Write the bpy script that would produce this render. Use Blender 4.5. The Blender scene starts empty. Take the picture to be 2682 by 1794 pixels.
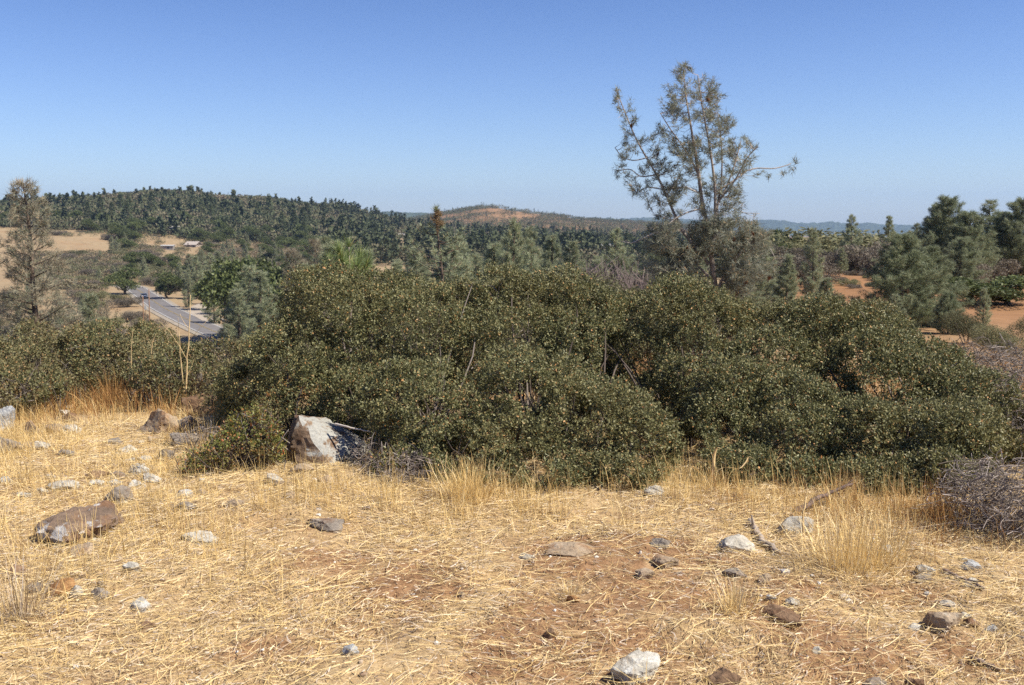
import bpy, math, random
import numpy as np
from mathutils import Vector, noise as mnoise

S = bpy.context.scene
# ------------------------------------------------------------------ camera, sky, sun, exposure
CAMZ = 1.6
F = 1024 * 35 / 36
PITCH = math.atan(122.5 / F)
cam_d = bpy.data.cameras.new("camera")
cam = bpy.data.objects.new("camera", cam_d)
S.collection.objects.link(cam)
cam_d.lens = 35; cam_d.sensor_width = 36
cam_d.clip_start = 0.05; cam_d.clip_end = 30000
cam.location = (0, 0, CAMZ)
cam.rotation_euler = (math.pi / 2 - PITCH, 0, 0)
cam_d.dof.use_dof = True
cam_d.dof.focus_distance = 6.0
cam_d.dof.aperture_fstop = 6.3
S.camera = cam

SUN_EL, SUN_AZ = math.radians(51), math.radians(108)     # azimuth clockwise from the view direction
w = bpy.data.worlds.new("World"); S.world = w; w.use_nodes = True
nt = w.node_tree
sky = nt.nodes.new('ShaderNodeTexSky'); sky.sky_type = 'NISHITA'; sky.sun_disc = False
sky.sun_elevation = SUN_EL; sky.sun_rotation = SUN_AZ
sky.altitude = 300; sky.air_density = 1.0; sky.dust_density = 0.4; sky.ozone_density = 3.0
bg = nt.nodes['Background']; bg.inputs['Strength'].default_value = 0.082
tint = nt.nodes.new('ShaderNodeMix'); tint.data_type = 'RGBA'; tint.blend_type = 'MULTIPLY'; tint.inputs[0].default_value = 1
tint.inputs[7].default_value = (.84, .90, 1.10, 1)
tcw = nt.nodes.new('ShaderNodeTexCoord'); sx = nt.nodes.new('ShaderNodeSeparateXYZ'); nt.links.new(tcw.outputs['Generated'], sx.inputs[0])
srp = nt.nodes.new('ShaderNodeValToRGB'); srp.color_ramp.elements[0].position = 0.0; srp.color_ramp.elements[0].color = (.90, .92, .93, 1)
srp.color_ramp.elements[1].position = .34; srp.color_ramp.elements[1].color = (.38, .49, .65, 1)
_e = srp.color_ramp.elements.new(.14); _e.color = (.70, .74, .83, 1)
nt.links.new(sx.outputs['Z'], srp.inputs[0])
tint2 = nt.nodes.new('ShaderNodeMix'); tint2.data_type = 'RGBA'; tint2.blend_type = 'MULTIPLY'; tint2.inputs[0].default_value = 1
nt.links.new(sky.outputs[0], tint2.inputs[6]); nt.links.new(srp.outputs[0], tint2.inputs[7]); nt.links.new(tint2.outputs[2], tint.inputs[6]); nt.links.new(tint.outputs[2], bg.inputs[0])
sd = bpy.data.lights.new("sun", 'SUN'); sd.energy = 4.5; sd.angle = math.radians(0.5); sd.color = (1.0, 0.92, 0.78)
so = bpy.data.objects.new("sun", sd); S.collection.objects.link(so)
sv = Vector((math.sin(SUN_AZ) * math.cos(SUN_EL), math.cos(SUN_AZ) * math.cos(SUN_EL), math.sin(SUN_EL)))
so.rotation_euler = (-sv).to_track_quat('-Z', 'Y').to_euler(); so.location = (20, 0, 30)
S.view_settings.view_transform = 'Standard'; S.view_settings.look = 'None'
S.view_settings.exposure = 0.94; S.view_settings.gamma = 1.0; S.view_settings.use_curve_mapping = False
cy = S.cycles
cy.use_denoising = False
cy.max_bounces = 5; cy.diffuse_bounces = 3; cy.glossy_bounces = 2; cy.transmission_bounces = 3
cy.volume_bounces = 0; cy.transparent_max_bounces = 4
cy.caustics_reflective = False; cy.caustics_refractive = False

# ------------------------------------------------------------------ helpers
RNG = np.random.default_rng(7)
random.seed(7)


def vn(x, y, z=0.0, seed=0):
    """value noise in [-1,1], vectorised"""
    x, y, z = np.broadcast_arrays(np.asarray(x, float), np.asarray(y, float), np.asarray(z, float))
    xi, yi, zi = np.floor(x).astype(np.int64), np.floor(y).astype(np.int64), np.floor(z).astype(np.int64)
    fx, fy, fz = x - xi, y - yi, z - zi
    fx, fy, fz = [f * f * (3 - 2 * f) for f in (fx, fy, fz)]

    def hsh(a, b, c):
        n = (a * 374761393 + b * 668265263 + c * 2147483647 + seed * 974711) & 0xFFFFFFFF
        n = ((n ^ (n >> 13)) * 1274126177) & 0xFFFFFFFF
        n = ((n ^ (n >> 16)) * 2246822519) & 0xFFFFFFFF
        return ((n ^ (n >> 15)) & 0xFFFF) / 32767.5 - 1
    r = 0
    for i in (0, 1):
        for j in (0, 1):
            for k in (0, 1):
                r = r + hsh(xi + i, yi + j, zi + k) * (fx if i else 1 - fx) * (fy if j else 1 - fy) * (fz if k else 1 - fz)
    return r


def fbm(x, y, z=0.0, seed=0, o=3):
    a, s, r = 1.0, 1.0, 0
    for i in range(o):
        r = r + a * vn(np.asarray(x) * s, np.asarray(y) * s, np.asarray(z) * s, seed + i * 17); a *= .5; s *= 2.03
    return r


def nrm(v):
    return v / np.maximum(np.linalg.norm(v, axis=-1, keepdims=True), 1e-9)


def rdir(n, rng=RNG):
    return nrm(rng.normal(size=(n, 3)))


def ray(px, py):
    cx, cyy = (px - 512) / F, (342.5 - py) / F
    return np.array([cx, math.cos(PITCH) + cyy * math.sin(PITCH), -math.sin(PITCH) + cyy * math.cos(PITCH)])


def at(px, py, Y):
    d = ray(px, py)
    return np.array([d[0] / d[1] * Y, Y, CAMZ + d[2] / d[1] * Y])


def project(x, y, z):
    z = np.asarray(z) - CAMZ
    fw = np.asarray(y) * math.cos(PITCH) - z * math.sin(PITCH)
    up = np.asarray(y) * math.sin(PITCH) + z * math.cos(PITCH)
    return 512 + F * np.asarray(x) / fw, 342.5 - F * up / fw


# ------------------------------------------------------------------ terrain function
YS = [.3, 6, 9, 12, 20, 30, 45, 60, 80, 110, 150, 200, 300, 420, 520, 640, 800, 1000, 1150, 1350, 1600, 1900, 2300, 3000, 6000]
NL = [0, 0, -.1, -.45, -1.8, -3.3, -5.6, -8, -11, -15, -19.5, -22, -22.5]
NC = [0, 0, -.1, -.35, -1.3, -2.6, -4.1, -5.5, -7.4, -10, -13.5, -17, -21]
NR = [0, 0, -.1, -.3, -1.0, -1.75, -2.15, -2.3, -2.6, -3.5, -8, -16, -25]
COLS = [
    (-400, NL + [-20.5, -16.5, -9.5, 0, 8, 10, 0, -15, -25, -35, -50, -90]),
    (0, NL + [-20.5, -16.5, -9.5, 2, 15, 13, 0, -15, -25, -35, -50, -90]),
    (95, NL + [-20.5, -16.8, -10, 3, 21.5, 20, 2, -15, -25, -35, -50, -90]),
    (182, NL + [-21, -18.5, -13, 4, 27, 27, 8, -12, -25, -35, -50, -90]),
    (270, NL + [-21, -19, -14, 2, 18.5, 23, 10, -12, -25, -35, -50, -90]),
    (330, NL + [-21, -19, -15, -5, 10, 15, 5, -12, -22, -35, -50, -90]),
    (385, NC + [-21, -20, -18, -13, -4, 1, -2, -10, -12, -20, -50, -90]),
    (430, NC + [-21, -20, -19, -17, -15, -14, -12, -4, 9, 2, -40, -90]),
    (490, NC + [-21, -21, -21, -20, -20, -18, -12, 12, 31, 10, -40, -90]),
    (545, NC + [-21, -22, -22, -22, -22, -20, -16, -3, 12, 2, -40, -90]),
    (600, NC + [-21, -22, -23, -23, -23, -22, -19, -12, -1, -5, -40, -90]),
    (690, NC + [-22, -24, -25, -26, -27, -27, -25, -20, -12, -15, -40, -90]),
    (775, NR + [-30, -34, -36, -38, -38, -38, -38, -40, -40, -45, -50, -90]),
    (1030, NR + [-30, -34, -36, -38, -38, -38, -38, -40, -40, -45, -50, -90]),
    (1500, NR + [-30, -34, -36, -38, -38, -38, -38, -40, -40, -45, -50, -90])]
LG0, LG1, NLG, NU = math.log(.3), math.log(6000), 360, 380
_lg = np.linspace(LG0, LG1, NLG)
_U0, _U1 = (-400 - 512) / F, (1500 - 512) / F
_us = np.linspace(_U0, _U1, NU)
_ct = np.array([np.interp(_lg, np.log(YS), c[1]) for c in COLS])
_cu = np.array([(c[0] - 512) / F for c in COLS])
TAB = np.array([np.interp(_us, _cu, _ct[:, j]) for j in range(NLG)]).T


def _blur(a, ax, s):
    k = np.exp(-.5 * (np.arange(-3 * s, 3 * s + 1) / s) ** 2); k /= k.sum()
    p = np.pad(a, [(3 * s, 3 * s) if i == ax else (0, 0) for i in range(2)], mode='edge')
    return np.apply_along_axis(lambda v: np.convolve(v, k, 'valid'), ax, p)


TAB = _blur(_blur(TAB, 0, 2), 1, 2)


def base_h(x, y):
    x, y = np.asarray(x, float), np.asarray(y, float)
    r = np.sqrt(x * x + y * y) + 1e-6
    az = np.clip(np.arctan2(x, y), math.atan(_U0), math.atan(_U1))
    u = (np.tan(az) - _U0) / (_U1 - _U0) * (NU - 1)
    g = np.clip((np.log(r) - LG0) / (LG1 - LG0) * (NLG - 1), 0, NLG - 1.001)
    u = np.clip(u, 0, NU - 1.001)
    i, j = u.astype(int), g.astype(int); fu, fg = u - i, g - j
    h = (TAB[i, j] * (1 - fu) + TAB[i + 1, j] * fu) * (1 - fg) + (TAB[i, j + 1] * (1 - fu) + TAB[i + 1, j + 1] * fu) * fg
    back = np.clip((np.abs(np.arctan2(x, y)) - 1.2) / .6, 0, 1)
    return h * (1 - back) - back * .004 * r


# road centre line, found from where it runs in the valley
ROADPX = [(118, 284.5, 372), (134, 287.5, None), (149, 298, None), (163, 308, None), (183, 318, None), (207, 329, None), (236, 341, None), (300, 362, None)]
ROAD = []
for px, py, _ in ROADPX:
    zr = -22.0
    d = ray(px, py); Yr = (zr - CAMZ) / d[2] * d[1]
    ROAD.append((d[0] / d[1] * Yr, Yr, zr))
ROAD = np.array(ROAD)


def road_dist(x, y):
    best = np.full(np.shape(x), 1e9)
    for a, b in zip(ROAD[:-1], ROAD[1:]):
        e = b[:2] - a[:2]; L2 = (e ** 2).sum()
        t = np.clip(((x - a[0]) * e[0] + (y - a[1]) * e[1]) / L2, 0, 1)
        best = np.minimum(best, np.hypot(x - a[0] - t * e[0], y - a[1] - t * e[1]))
    return best


def ground(x, y):
    x, y = np.asarray(x, float), np.asarray(y, float)
    r = np.hypot(x, y)
    h = base_h(x, y)
    near = np.clip((r - 14) / -6, 0, 1)
    h = h + near * ((.028 * fbm(x / .55, y / .55, 0, 3, 3) + .012 * fbm(x / .11, y / .11, 0, 5, 3)))
    m = np.clip((r - 8) / 12, 0, 1)
    h = h + m * .12 * fbm(x / 3.5, y / 3.5, 0, 8, 2)
    h = h + np.clip((r - 200) / 400, 0, 1) * 2.2 * fbm(x / 90, y / 90, 0, 9, 3)
    rd = road_dist(x, y)
    k = np.clip((rd - 7) / 14, 0, 1); k = k * k * (3 - 2 * k)
    return h * k + (1 - k) * -22.0


def gz(x, y):
    return float(ground(np.array([x]), np.array([y]))[0])


def gpix(px, py):
    d = ray(px, py)
    Ys = np.exp(np.linspace(math.log(1.5), math.log(900), 900))
    X = d[0] / d[1] * Ys; Z = CAMZ + d[2] / d[1] * Ys
    hit = np.nonzero(Z <= ground(X, Ys))[0]
    if len(hit) == 0:
        return None
    i = max(hit[0], 1)
    a, b = Ys[i - 1], Ys[i]
    for _ in range(12):
        m = (a + b) / 2
        if CAMZ + d[2] / d[1] * m <= gz(d[0] / d[1] * m, m): b = m
        else: a = m
    return np.array([d[0] / d[1] * b, b, gz(d[0] / d[1] * b, b)])


# ------------------------------------------------------------------ object helpers
def link(o):
    S.collection.objects.link(o); return o


def mesh(name, V, faces, mat=None, smooth=False, tone=None):
    """faces: list of int arrays (n,k)"""
    me = bpy.data.meshes.new(name)
    V = np.asarray(V, np.float32)
    faces = [np.asarray(f, np.int32) for f in faces if len(f)]
    me.vertices.add(len(V)); me.vertices.foreach_set('co', V.ravel())
    li = np.concatenate([f.ravel() for f in faces])
    lt = np.concatenate([np.full(len(f), f.shape[1], np.int32) for f in faces])
    ls = np.concatenate([[0], np.cumsum(lt)[:-1]]).astype(np.int32)
    me.loops.add(len(li)); me.loops.foreach_set('vertex_index', li)
    me.polygons.add(len(lt)); me.polygons.foreach_set('loop_start', ls)
    me.polygons.foreach_set('use_smooth', np.full(len(lt), smooth))
    if tone is not None:
        at_ = me.attributes.new('tone', 'FLOAT', 'POINT'); at_.data.foreach_set('value', np.asarray(tone, np.float32))
    me.update(calc_edges=True)
    if mat: me.materials.append(mat)
    return me


def obj(name, me, parent=None, loc=None):
    o = link(bpy.data.objects.new(name, me))
    if parent: o.parent = parent
    if loc is not None: o.location = loc
    return o


def tag(o, label=None, cat=None, group=None, kind=None):
    if label: o['label'] = label
    if cat: o['category'] = cat
    if group: o['group'] = group
    if kind: o['kind'] = kind
    return o


class MB:
    """collects pieces into one mesh"""
    def __init__(s): s.V, s.Q, s.T, s.n = [], [], [], 0
    def add(s, V, Q=None, T=None):
        V = np.asarray(V, float)
        if Q is not None and len(Q): s.Q.append(np.asarray(Q) + s.n)
        if T is not None and len(T): s.T.append(np.asarray(T) + s.n)
        s.V.append(V); s.n += len(V)
    def tube(s, P, R, k=5):
        P = np.asarray(P, float); R = np.broadcast_to(np.asarray(R, float), (len(P),))
        t = nrm(np.gradient(P, axis=0))
        ref = np.array([0, 0, 1.]) if abs(t[:, 2]).mean() < .8 else np.array([1., 0, 0])
        a = nrm(np.cross(t, ref)); b = np.cross(t, a)
        an = np.arange(k) / k * 2 * math.pi
        V = P[:, None] + R[:, None, None] * (np.cos(an)[None, :, None] * a[:, None] + np.sin(an)[None, :, None] * b[:, None])
        n = len(P); Q = []
        i = np.arange(k); j = (i + 1) % k
        for r in range(n - 1):
            Q.append(np.stack([r * k + i, r * k + j, (r + 1) * k + j, (r + 1) * k + i], 1))
        VV = np.concatenate([V.reshape(-1, 3), P[-1:] + t[-1:] * R[-1]])
        T = np.stack([(n - 1) * k + i, (n - 1) * k + j, np.full(k, n * k)], 1)
        s.add(VV, np.concatenate(Q), T)
    def box(s, c, d, rz=0):
        c = np.asarray(c, float); d = np.asarray(d, float) / 2
        v = np.array([[x, y, z] for z in (-1, 1) for y in (-1, 1) for x in (-1, 1)]) * d
        cs, sn = math.cos(rz), math.sin(rz)
        v = np.stack([v[:, 0] * cs - v[:, 1] * sn, v[:, 0] * sn + v[:, 1] * cs, v[:, 2]], 1) + c
        s.add(v, [[0, 2, 3, 1], [4, 5, 7, 6], [0, 1, 5, 4], [2, 6, 7, 3], [0, 4, 6, 2], [1, 3, 7, 5]])
    def prism(s, poly, y0, y1, flip=False):
        """poly in x,z extruded along y"""
        n = len(poly); p = np.asarray(poly, float)
        V = np.concatenate([np.c_[p[:, 0], np.full(n, y0), p[:, 1]], np.c_[p[:, 0], np.full(n, y1), p[:, 1]]])
        i = np.arange(n); j = (i + 1) % n
        s.add(V, np.stack([i, j, j + n, i + n], 1))
        T = [[0, k + 1, k] for k in range(1, n - 1)] + [[n, n + k, n + k + 1] for k in range(1, n - 1)]
        s.add(V, None, T)
    def build(s, name, mat=None, smooth=False):
        f = []
        if s.Q: f.append(np.concatenate(s.Q))
        if s.T: f.append(np.concatenate(s.T))
        return mesh(name, np.concatenate(s.V), f, mat, smooth)


def bez(a, b, bend, n=4):
    a, b = np.asarray(a, float), np.asarray(b, float)
    t = np.linspace(0, 1, n)[:, None]
    return a + (b - a) * t + np.asarray(bend) * (4 * t * (1 - t))


def kites(c, d, L, W, fold=.12, rng=RNG):
    n = len(c); L = np.broadcast_to(L, (n,))[:, None]; W = np.broadcast_to(W, (n,))[:, None]
    s = nrm(np.cross(d, rng.normal(size=(n, 3)))); nn = np.cross(s, d)
    m = c + d * L * .5 + nn * W * fold
    V = np.stack([c, m + s * W / 2, c + d * L, m - s * W / 2], 1).reshape(-1, 3)
    k = np.arange(n)[:, None] * 4
    return V, np.concatenate([k + [[0, 3, 2]], k + [[0, 2, 1]]])


def needles(c, d, L, W, rng=RNG):
    n = len(c); L = np.broadcast_to(L, (n,))[:, None]; W = np.broadcast_to(W, (n,))[:, None]
    s = nrm(np.cross(d, rng.normal(size=(n, 3))))
    V = np.stack([c + s * W / 2, c - s * W / 2, c + d * L], 1).reshape(-1, 3)
    return V, np.arange(n * 3).reshape(-1, 3)


def blades(p, az, phi0, curl, L, W, rng=RNG):
    """grass blades: 3-quad tapered ribbons. phi = angle from vertical"""
    n = len(p); pts = [p]; q = p.copy(); az0, bend = az, rng.normal(0, .32, n)
    for k in range(3):
        az = az0 + bend * (k - 1)
        ph = phi0 + curl * k / 2.
        q = q + np.stack([np.sin(ph) * np.cos(az), np.sin(ph) * np.sin(az), np.cos(ph)], 1) * (L / 3)[:, None]
        pts.append(q)
    tw = rng.uniform(-.9, .9, n)
    s = np.stack([-np.sin(az) * np.cos(tw), np.cos(az) * np.cos(tw), np.sin(tw)], 1)
    ws = [1, .95, .75, .22]
    V = np.stack([pts[k] + sg * s * (W * ws[k] / 2)[:, None] for k in range(4) for sg in (1, -1)], 1).reshape(-1, 3)
    b = np.arange(n)[:, None] * 8
    Q = np.concatenate([b + [[k * 2, k * 2 + 1, k * 2 + 3, k * 2 + 2]] for k in range(3)])
    return V, Q


# ------------------------------------------------------------------ materials
def mat(name):
    m = bpy.data.materials.new(name); m.use_nodes = True
    n = m.node_tree.nodes; p = n['Principled BSDF']
    return m, m.node_tree, p


def N(t, k, **kw):
    n = t.nodes.new(k)
    for a, b in kw.items():
        if a in n.inputs: n.inputs[a].default_value = b
        else: setattr(n, a, b)
    return n


def ramp(t, stops, fac=None, interp='LINEAR'):
    r = t.nodes.new('ShaderNodeValToRGB'); cr = r.color_ramp; cr.interpolation = interp
    while len(cr.elements) < len(stops): cr.elements.new(.5)
    for e, (p, c) in zip(cr.elements, stops):
        e.position = p; e.color = (*c, 1) if len(c) == 3 else c
    if fac is not None: t.links.new(fac, r.inputs[0])
    return r


def mixc(t, a, b, fac, mode='MIX'):
    m = t.nodes.new('ShaderNodeMix'); m.data_type = 'RGBA'; m.blend_type = mode
    for i, v in ((0, fac), (6, a), (7, b)):
        if isinstance(v, bpy.types.NodeSocket): t.links.new(v, m.inputs[i])
        else: m.inputs[i].default_value = v if i == 0 else (*v, 1)
    return m.outputs[2]


def noise(t, scale, detail=4, rough=.6, coord=None, dist=0):
    n = N(t, 'ShaderNodeTexNoise', Scale=scale, Detail=detail, Roughness=rough, Distortion=dist)
    if coord is not None: t.links.new(coord, n.inputs['Vector'])
    return n.outputs['Fac']


def plain(name, col, rough=.7, spec=.3, var=.25, scale=8.0, metal=0):
    m, t, p = mat(name)
    tc = N(t, 'ShaderNodeTexCoord')
    f = noise(t, scale, 5, .6, tc.outputs['Object'])
    r = ramp(t, [(.3, [c * (1 - var) for c in col]), (.7, [min(1, c * (1 + var)) for c in col])], f)
    t.links.new(r.outputs[0], p.inputs['Base Color'])
    p.inputs['Roughness'].default_value = rough; p.inputs['Specular IOR Level'].default_value = spec; p.inputs['Metallic'].default_value = metal
    return m


def leaf_mat(name, stops, trans=.2, rough=.5, spec=.35, objvar=.25, posvar=None, tone=None):
    m, t, p = mat(name)
    g = N(t, 'ShaderNodeNewGeometry')
    c = ramp(t, stops, g.outputs['Random Per Island']).outputs[0]
    if posvar:
        sc, colr, amt = posvar
        tc = N(t, 'ShaderNodeTexCoord')
        f = noise(t, sc, 3, .6, tc.outputs['Object'])
        k = ramp(t, [(.45, (0, 0, 0)), (.7, (amt, amt, amt))], f)
        c = mixc(t, c, colr, k.outputs[0])
    if tone:
        a = N(t, 'ShaderNodeAttribute', attribute_name='tone')
        tr = ramp(t, tone, a.outputs['Fac'])
        c = mixc(t, c, tr.outputs[0], .75)
    if objvar:
        oi = N(t, 'ShaderNodeObjectInfo')
        mr = N(t, 'ShaderNodeMapRange'); mr.inputs[3].default_value = 1 - objvar; mr.inputs[4].default_value = 1 + objvar
        t.links.new(oi.outputs['Random'], mr.inputs[0])
        hs = N(t, 'ShaderNodeHueSaturation'); t.links.new(mr.outputs[0], hs.inputs['Value']); t.links.new(c, hs.inputs['Color'])
        c = hs.outputs[0]
    t.links.new(c, p.inputs['Base Color'])
    p.inputs['Roughness'].default_value = rough; p.inputs['Specular IOR Level'].default_value = spec
    if trans:
        tl = N(t, 'ShaderNodeBsdfTranslucent'); t.links.new(c, tl.inputs[0])
        mx = N(t, 'ShaderNodeMixShader'); mx.inputs[0].default_value = trans
        t.links.new(p.outputs[0], mx.inputs[1]); t.links.new(tl.outputs[0], mx.inputs[2])
        t.links.new(mx.outputs[0], t.nodes['Material Output'].inputs[0])
    return m


M = {}
M['oakbrush'] = leaf_mat('scrub_leaf', [(0, (.078, .087, .038)), (.35, (.146, .151, .066)), (.65, (.206, .204, .092)), (.90, (.28, .265, .122)), (.93, (.31, .265, .115)), (.975, (.42, .29, .125)), (.985, (.52, .24, .08)), (1, (.66, .42, .20))], .22, .48, .35, .06, (1.3, (.24, .20, .085), .3))
M['mound'] = leaf_mat('chaparral_leaf', [(0, (0.0805, 0.0897, 0.0391)), (0.4, (0.144, 0.149, 0.0633)), (0.82, (0.218, 0.207, 0.092)), (0.92, (0.322, 0.23, 0.103)), (1, (0.483, 0.276, 0.127))], .2, .5, .35, .1, (.8, (.20, .15, .08), .6))
M['redbush'] = leaf_mat('young_leaf', [(0, (.10, .12, .03)), (.45, (.19, .21, .05)), (.8, (.28, .27, .075)), (.87, (.34, .20, .06)), (1, (.40, .12, .045))], .25, .45, .4, 0, (2.5, (.16, .085, .05), .8))
M['pine'] = leaf_mat('grey_pine_needle', [(0, (0.184, 0.212, 0.13)), (0.6, (0.302, 0.334, 0.205)), (0.93, (0.41, 0.435, 0.281)), (0.95, (0.454, 0.329, 0.194)), (1, (0.475, 0.307, 0.184))], .3, .55, .25, .16)
M['fullp'] = leaf_mat('dense_pine_needle', [(0, (0.138, 0.167, 0.0978)), (0.6, (0.246, 0.282, 0.167)), (0.94, (0.36, 0.391, 0.241)), (1, (0.408, 0.299, 0.172))], .3, .55, .25, .12)
M['tip'] = leaf_mat('brown_needle', [(0, (.22, .15, .085)), (.6, (.33, .23, .13)), (1, (.44, .32, .19))], .3, .6, .2, 0)
M['herop'] = leaf_mat('tall_pine_needle', [(0, (.15, .165, .125)), (.6, (.245, .26, .20)), (.92, (.34, .345, .26)), (.94, (.42, .31, .18)), (1, (.46, .30, .16))], .3, .55, .25, 0)
M['drypine'] = leaf_mat('browning_pine_needle', [(0, (.19, .20, .14)), (.5, (.28, .28, .20)), (.82, (.36, .31, .22)), (1, (.45, .32, .21))], .3, .6, .2, .1, (.5, (.36, .26, .18), .45))
M['ponder'] = leaf_mat('long_green_needle', [(0, (0.115, 0.175, 0.0585)), (0.7, (0.23, 0.3, 0.111)), (0.95, (0.351, 0.388, 0.156)), (1, (0.459, 0.3, 0.13))], .3, .4, .4, 0)
M['oak'] = leaf_mat('oak_leaf', [(0, (0.0455, 0.0625, 0.0216)), (0.5, (0.0975, 0.122, 0.0405)), (1, (0.169, 0.194, 0.0675))], .2, .5, .3, .22)
M['conif'] = leaf_mat('dark_conifer_needle', [(0, (0.0607, 0.0825, 0.0448)), (0.6, (0.108, 0.133, 0.0672)), (1, (0.169, 0.181, 0.098))], .15, .6, .2, .22)
M['brush'] = leaf_mat('brush_leaf', [(0, (.10, .088, .068)), (.5, (.165, .142, .11)), (1, (.24, .20, .155))], .2, .6, .2, .3)
M['gbrush'] = leaf_mat('green_brush_leaf', [(0, (0.0978, 0.106, 0.054)), (0.5, (0.172, 0.172, 0.09)), (1, (0.265, 0.241, 0.126))], .2, .6, .2, .3)
M['forest'] = leaf_mat('forest_leaf', [(0, (.035, .045, .022)), (1, (.085, .085, .045))], 0, .7, .1, 0, None,
                       [(0, (0.064, 0.083, 0.0486)), (0.3, (0.105, 0.12, 0.0635)), (0.55, (0.16, 0.156, 0.0891)), (0.75, (0.205, 0.177, 0.119)), (0.9, (0.243, 0.193, 0.149)), (1, (0.282, 0.201, 0.121))])
M['bark'] = plain('pine_bark', (.12, .09, .07), .9, .1, .45, 9)
M['hbark'] = plain('grey_pine_bark', (.31, .265, .23), .9, .1, .4, 6)
M['deadwood'] = plain('bleached_wood', (.46, .41, .37), .85, .2, .3, 14)
M['twig'] = leaf_mat('grey_twig', [(0, (.09, .072, .06)), (.6, (.18, .15, .13)), (1, (.36, .31, .28))], 0, .8, .2, .15)
M['purple'] = leaf_mat('mauve_twig', [(0, (.11, .085, .08)), (1, (.22, .17, .16))], 0, .8, .2, .15)
M['stem'] = leaf_mat('shrub_stem', [(0, (.05, .038, .032)), (.8, (.11, .088, .075)), (1, (.24, .21, .19))], 0, .8, .2, 0)
M['cone'] = plain('cone_scale', (.20, .095, .045), .8, .2, .4, 40)
M['straw'] = leaf_mat('straw', [(0, (.46, .32, .135)), (.3, (.68, .50, .22)), (.7, (.82, .64, .32)), (.90, (.90, .76, .46)), (.92, (.42, .34, .25)), (1, (.62, .54, .42))], .2, .45, .3, 0)
M['stand'] = leaf_mat('standing_straw', [(0, (.46, .31, .12)), (.4, (.66, .47, .19)), (.85, (.80, .61, .28)), (1, (.88, .72, .42))], .3, .5, .3, 0)
M['rust'] = leaf_mat('rusty_grass', [(0, (.22, .11, .042)), (.5, (.38, .20, .075)), (1, (.54, .33, .13))], .3, .6, .2, 0)
M['stalk'] = plain('pale_stalk', (.62, .46, .24), .7, .2, .2, 20)
M['litter'] = leaf_mat('litter', [(0, (.19, .125, .07)), (.3, (.36, .25, .135)), (.5, (.46, .38, .30)), (.62, (.56, .49, .42)), (.8, (.66, .50, .26)), (1, (.80, .67, .46))], .1, .7, .2, 0)


def rock_mat(name, a, b, lich=(.62, .62, .58), amt=.4, side=None, stain=(.24, .12, .06), samt=.35):
    m, t, p = mat(name)
    tc = N(t, 'ShaderNodeTexCoord'); oi = N(t, 'ShaderNodeObjectInfo')
    mp = N(t, 'ShaderNodeMapping'); t.links.new(tc.outputs['Object'], mp.inputs[0]); t.links.new(oi.outputs['Random'], mp.inputs['Location'])
    v = mp.outputs[0]
    c = ramp(t, [(.35, a), (.65, b)], noise(t, 9, 8, .65, v)).outputs[0]
    k = ramp(t, [(.62 - .3 * samt, (0, 0, 0)), (.72 - .2 * samt, (1, 1, 1))], noise(t, 5, 6, .7, v, .6)).outputs[0]
    c = mixc(t, c, stain, k)
    lf = noise(t, 7, 8, .72, v, .4)
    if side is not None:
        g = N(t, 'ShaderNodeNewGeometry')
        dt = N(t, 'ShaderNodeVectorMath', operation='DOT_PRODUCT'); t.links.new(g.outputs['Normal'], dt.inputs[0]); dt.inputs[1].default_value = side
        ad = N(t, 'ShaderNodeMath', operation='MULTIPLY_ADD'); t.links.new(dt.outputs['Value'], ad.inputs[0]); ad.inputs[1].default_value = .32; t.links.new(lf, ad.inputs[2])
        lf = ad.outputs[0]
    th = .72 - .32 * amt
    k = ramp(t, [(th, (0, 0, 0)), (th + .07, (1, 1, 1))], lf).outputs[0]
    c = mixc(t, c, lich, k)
    fine = ramp(t, [(.3, (.62, .62, .62)), (.7, (1, 1, 1))], noise(t, 60, 4, .7, v)).outputs[0]
    c = mixc(t, c, fine, 1.0, 'MULTIPLY')
    t.links.new(c, p.inputs['Base Color']); p.inputs['Roughness'].default_value = .9; p.inputs['Specular IOR Level'].default_value = .2
    bp = N(t, 'ShaderNodeBump', Strength=1.0, Distance=.014)
    t.links.new(noise(t, 28, 8, .72, v, .3), bp.inputs['Height']); t.links.new(bp.outputs[0], p.inputs['Normal'])
    return m


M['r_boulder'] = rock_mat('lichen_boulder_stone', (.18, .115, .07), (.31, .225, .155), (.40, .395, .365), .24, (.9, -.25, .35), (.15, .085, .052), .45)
M['r_white'] = rock_mat('pale_lichen_stone', (.42, .39, .33), (.58, .55, .48), (.66, .65, .60), .6, None, (.24, .165, .10), .3)
M['r_blue'] = rock_mat('blue_grey_stone', (.34, .345, .34), (.50, .505, .50), (.62, .625, .62), .6, None, (.3, .24, .18), .15)
M['r_tan'] = rock_mat('tan_stone', (.32, .245, .17), (.47, .37, .265), (.54, .51, .44), .35, None, (.30, .17, .09), .4)
M['r_grey'] = rock_mat('grey_brown_stone', (.21, .18, .15), (.36, .31, .26), (.50, .47, .43), .4, None, (.22, .13, .08), .4)
M['r_brown'] = rock_mat('rusty_brown_stone', (.17, .105, .065), (.32, .21, .13), (.46, .42, .36), .3, None, (.15, .075, .04), .5)
M['r_band'] = rock_mat('banded_brown_stone', (.16, .115, .085), (.28, .20, .145), (.55, .53, .51), .28, (-.6, -.5, .1), (.21, .12, .07), .5)
M['r_orange'] = rock_mat('orange_stone', (.34, .17, .07), (.50, .29, .13), (.55, .45, .32), .2, None, (.25, .11, .04), .4)

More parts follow.
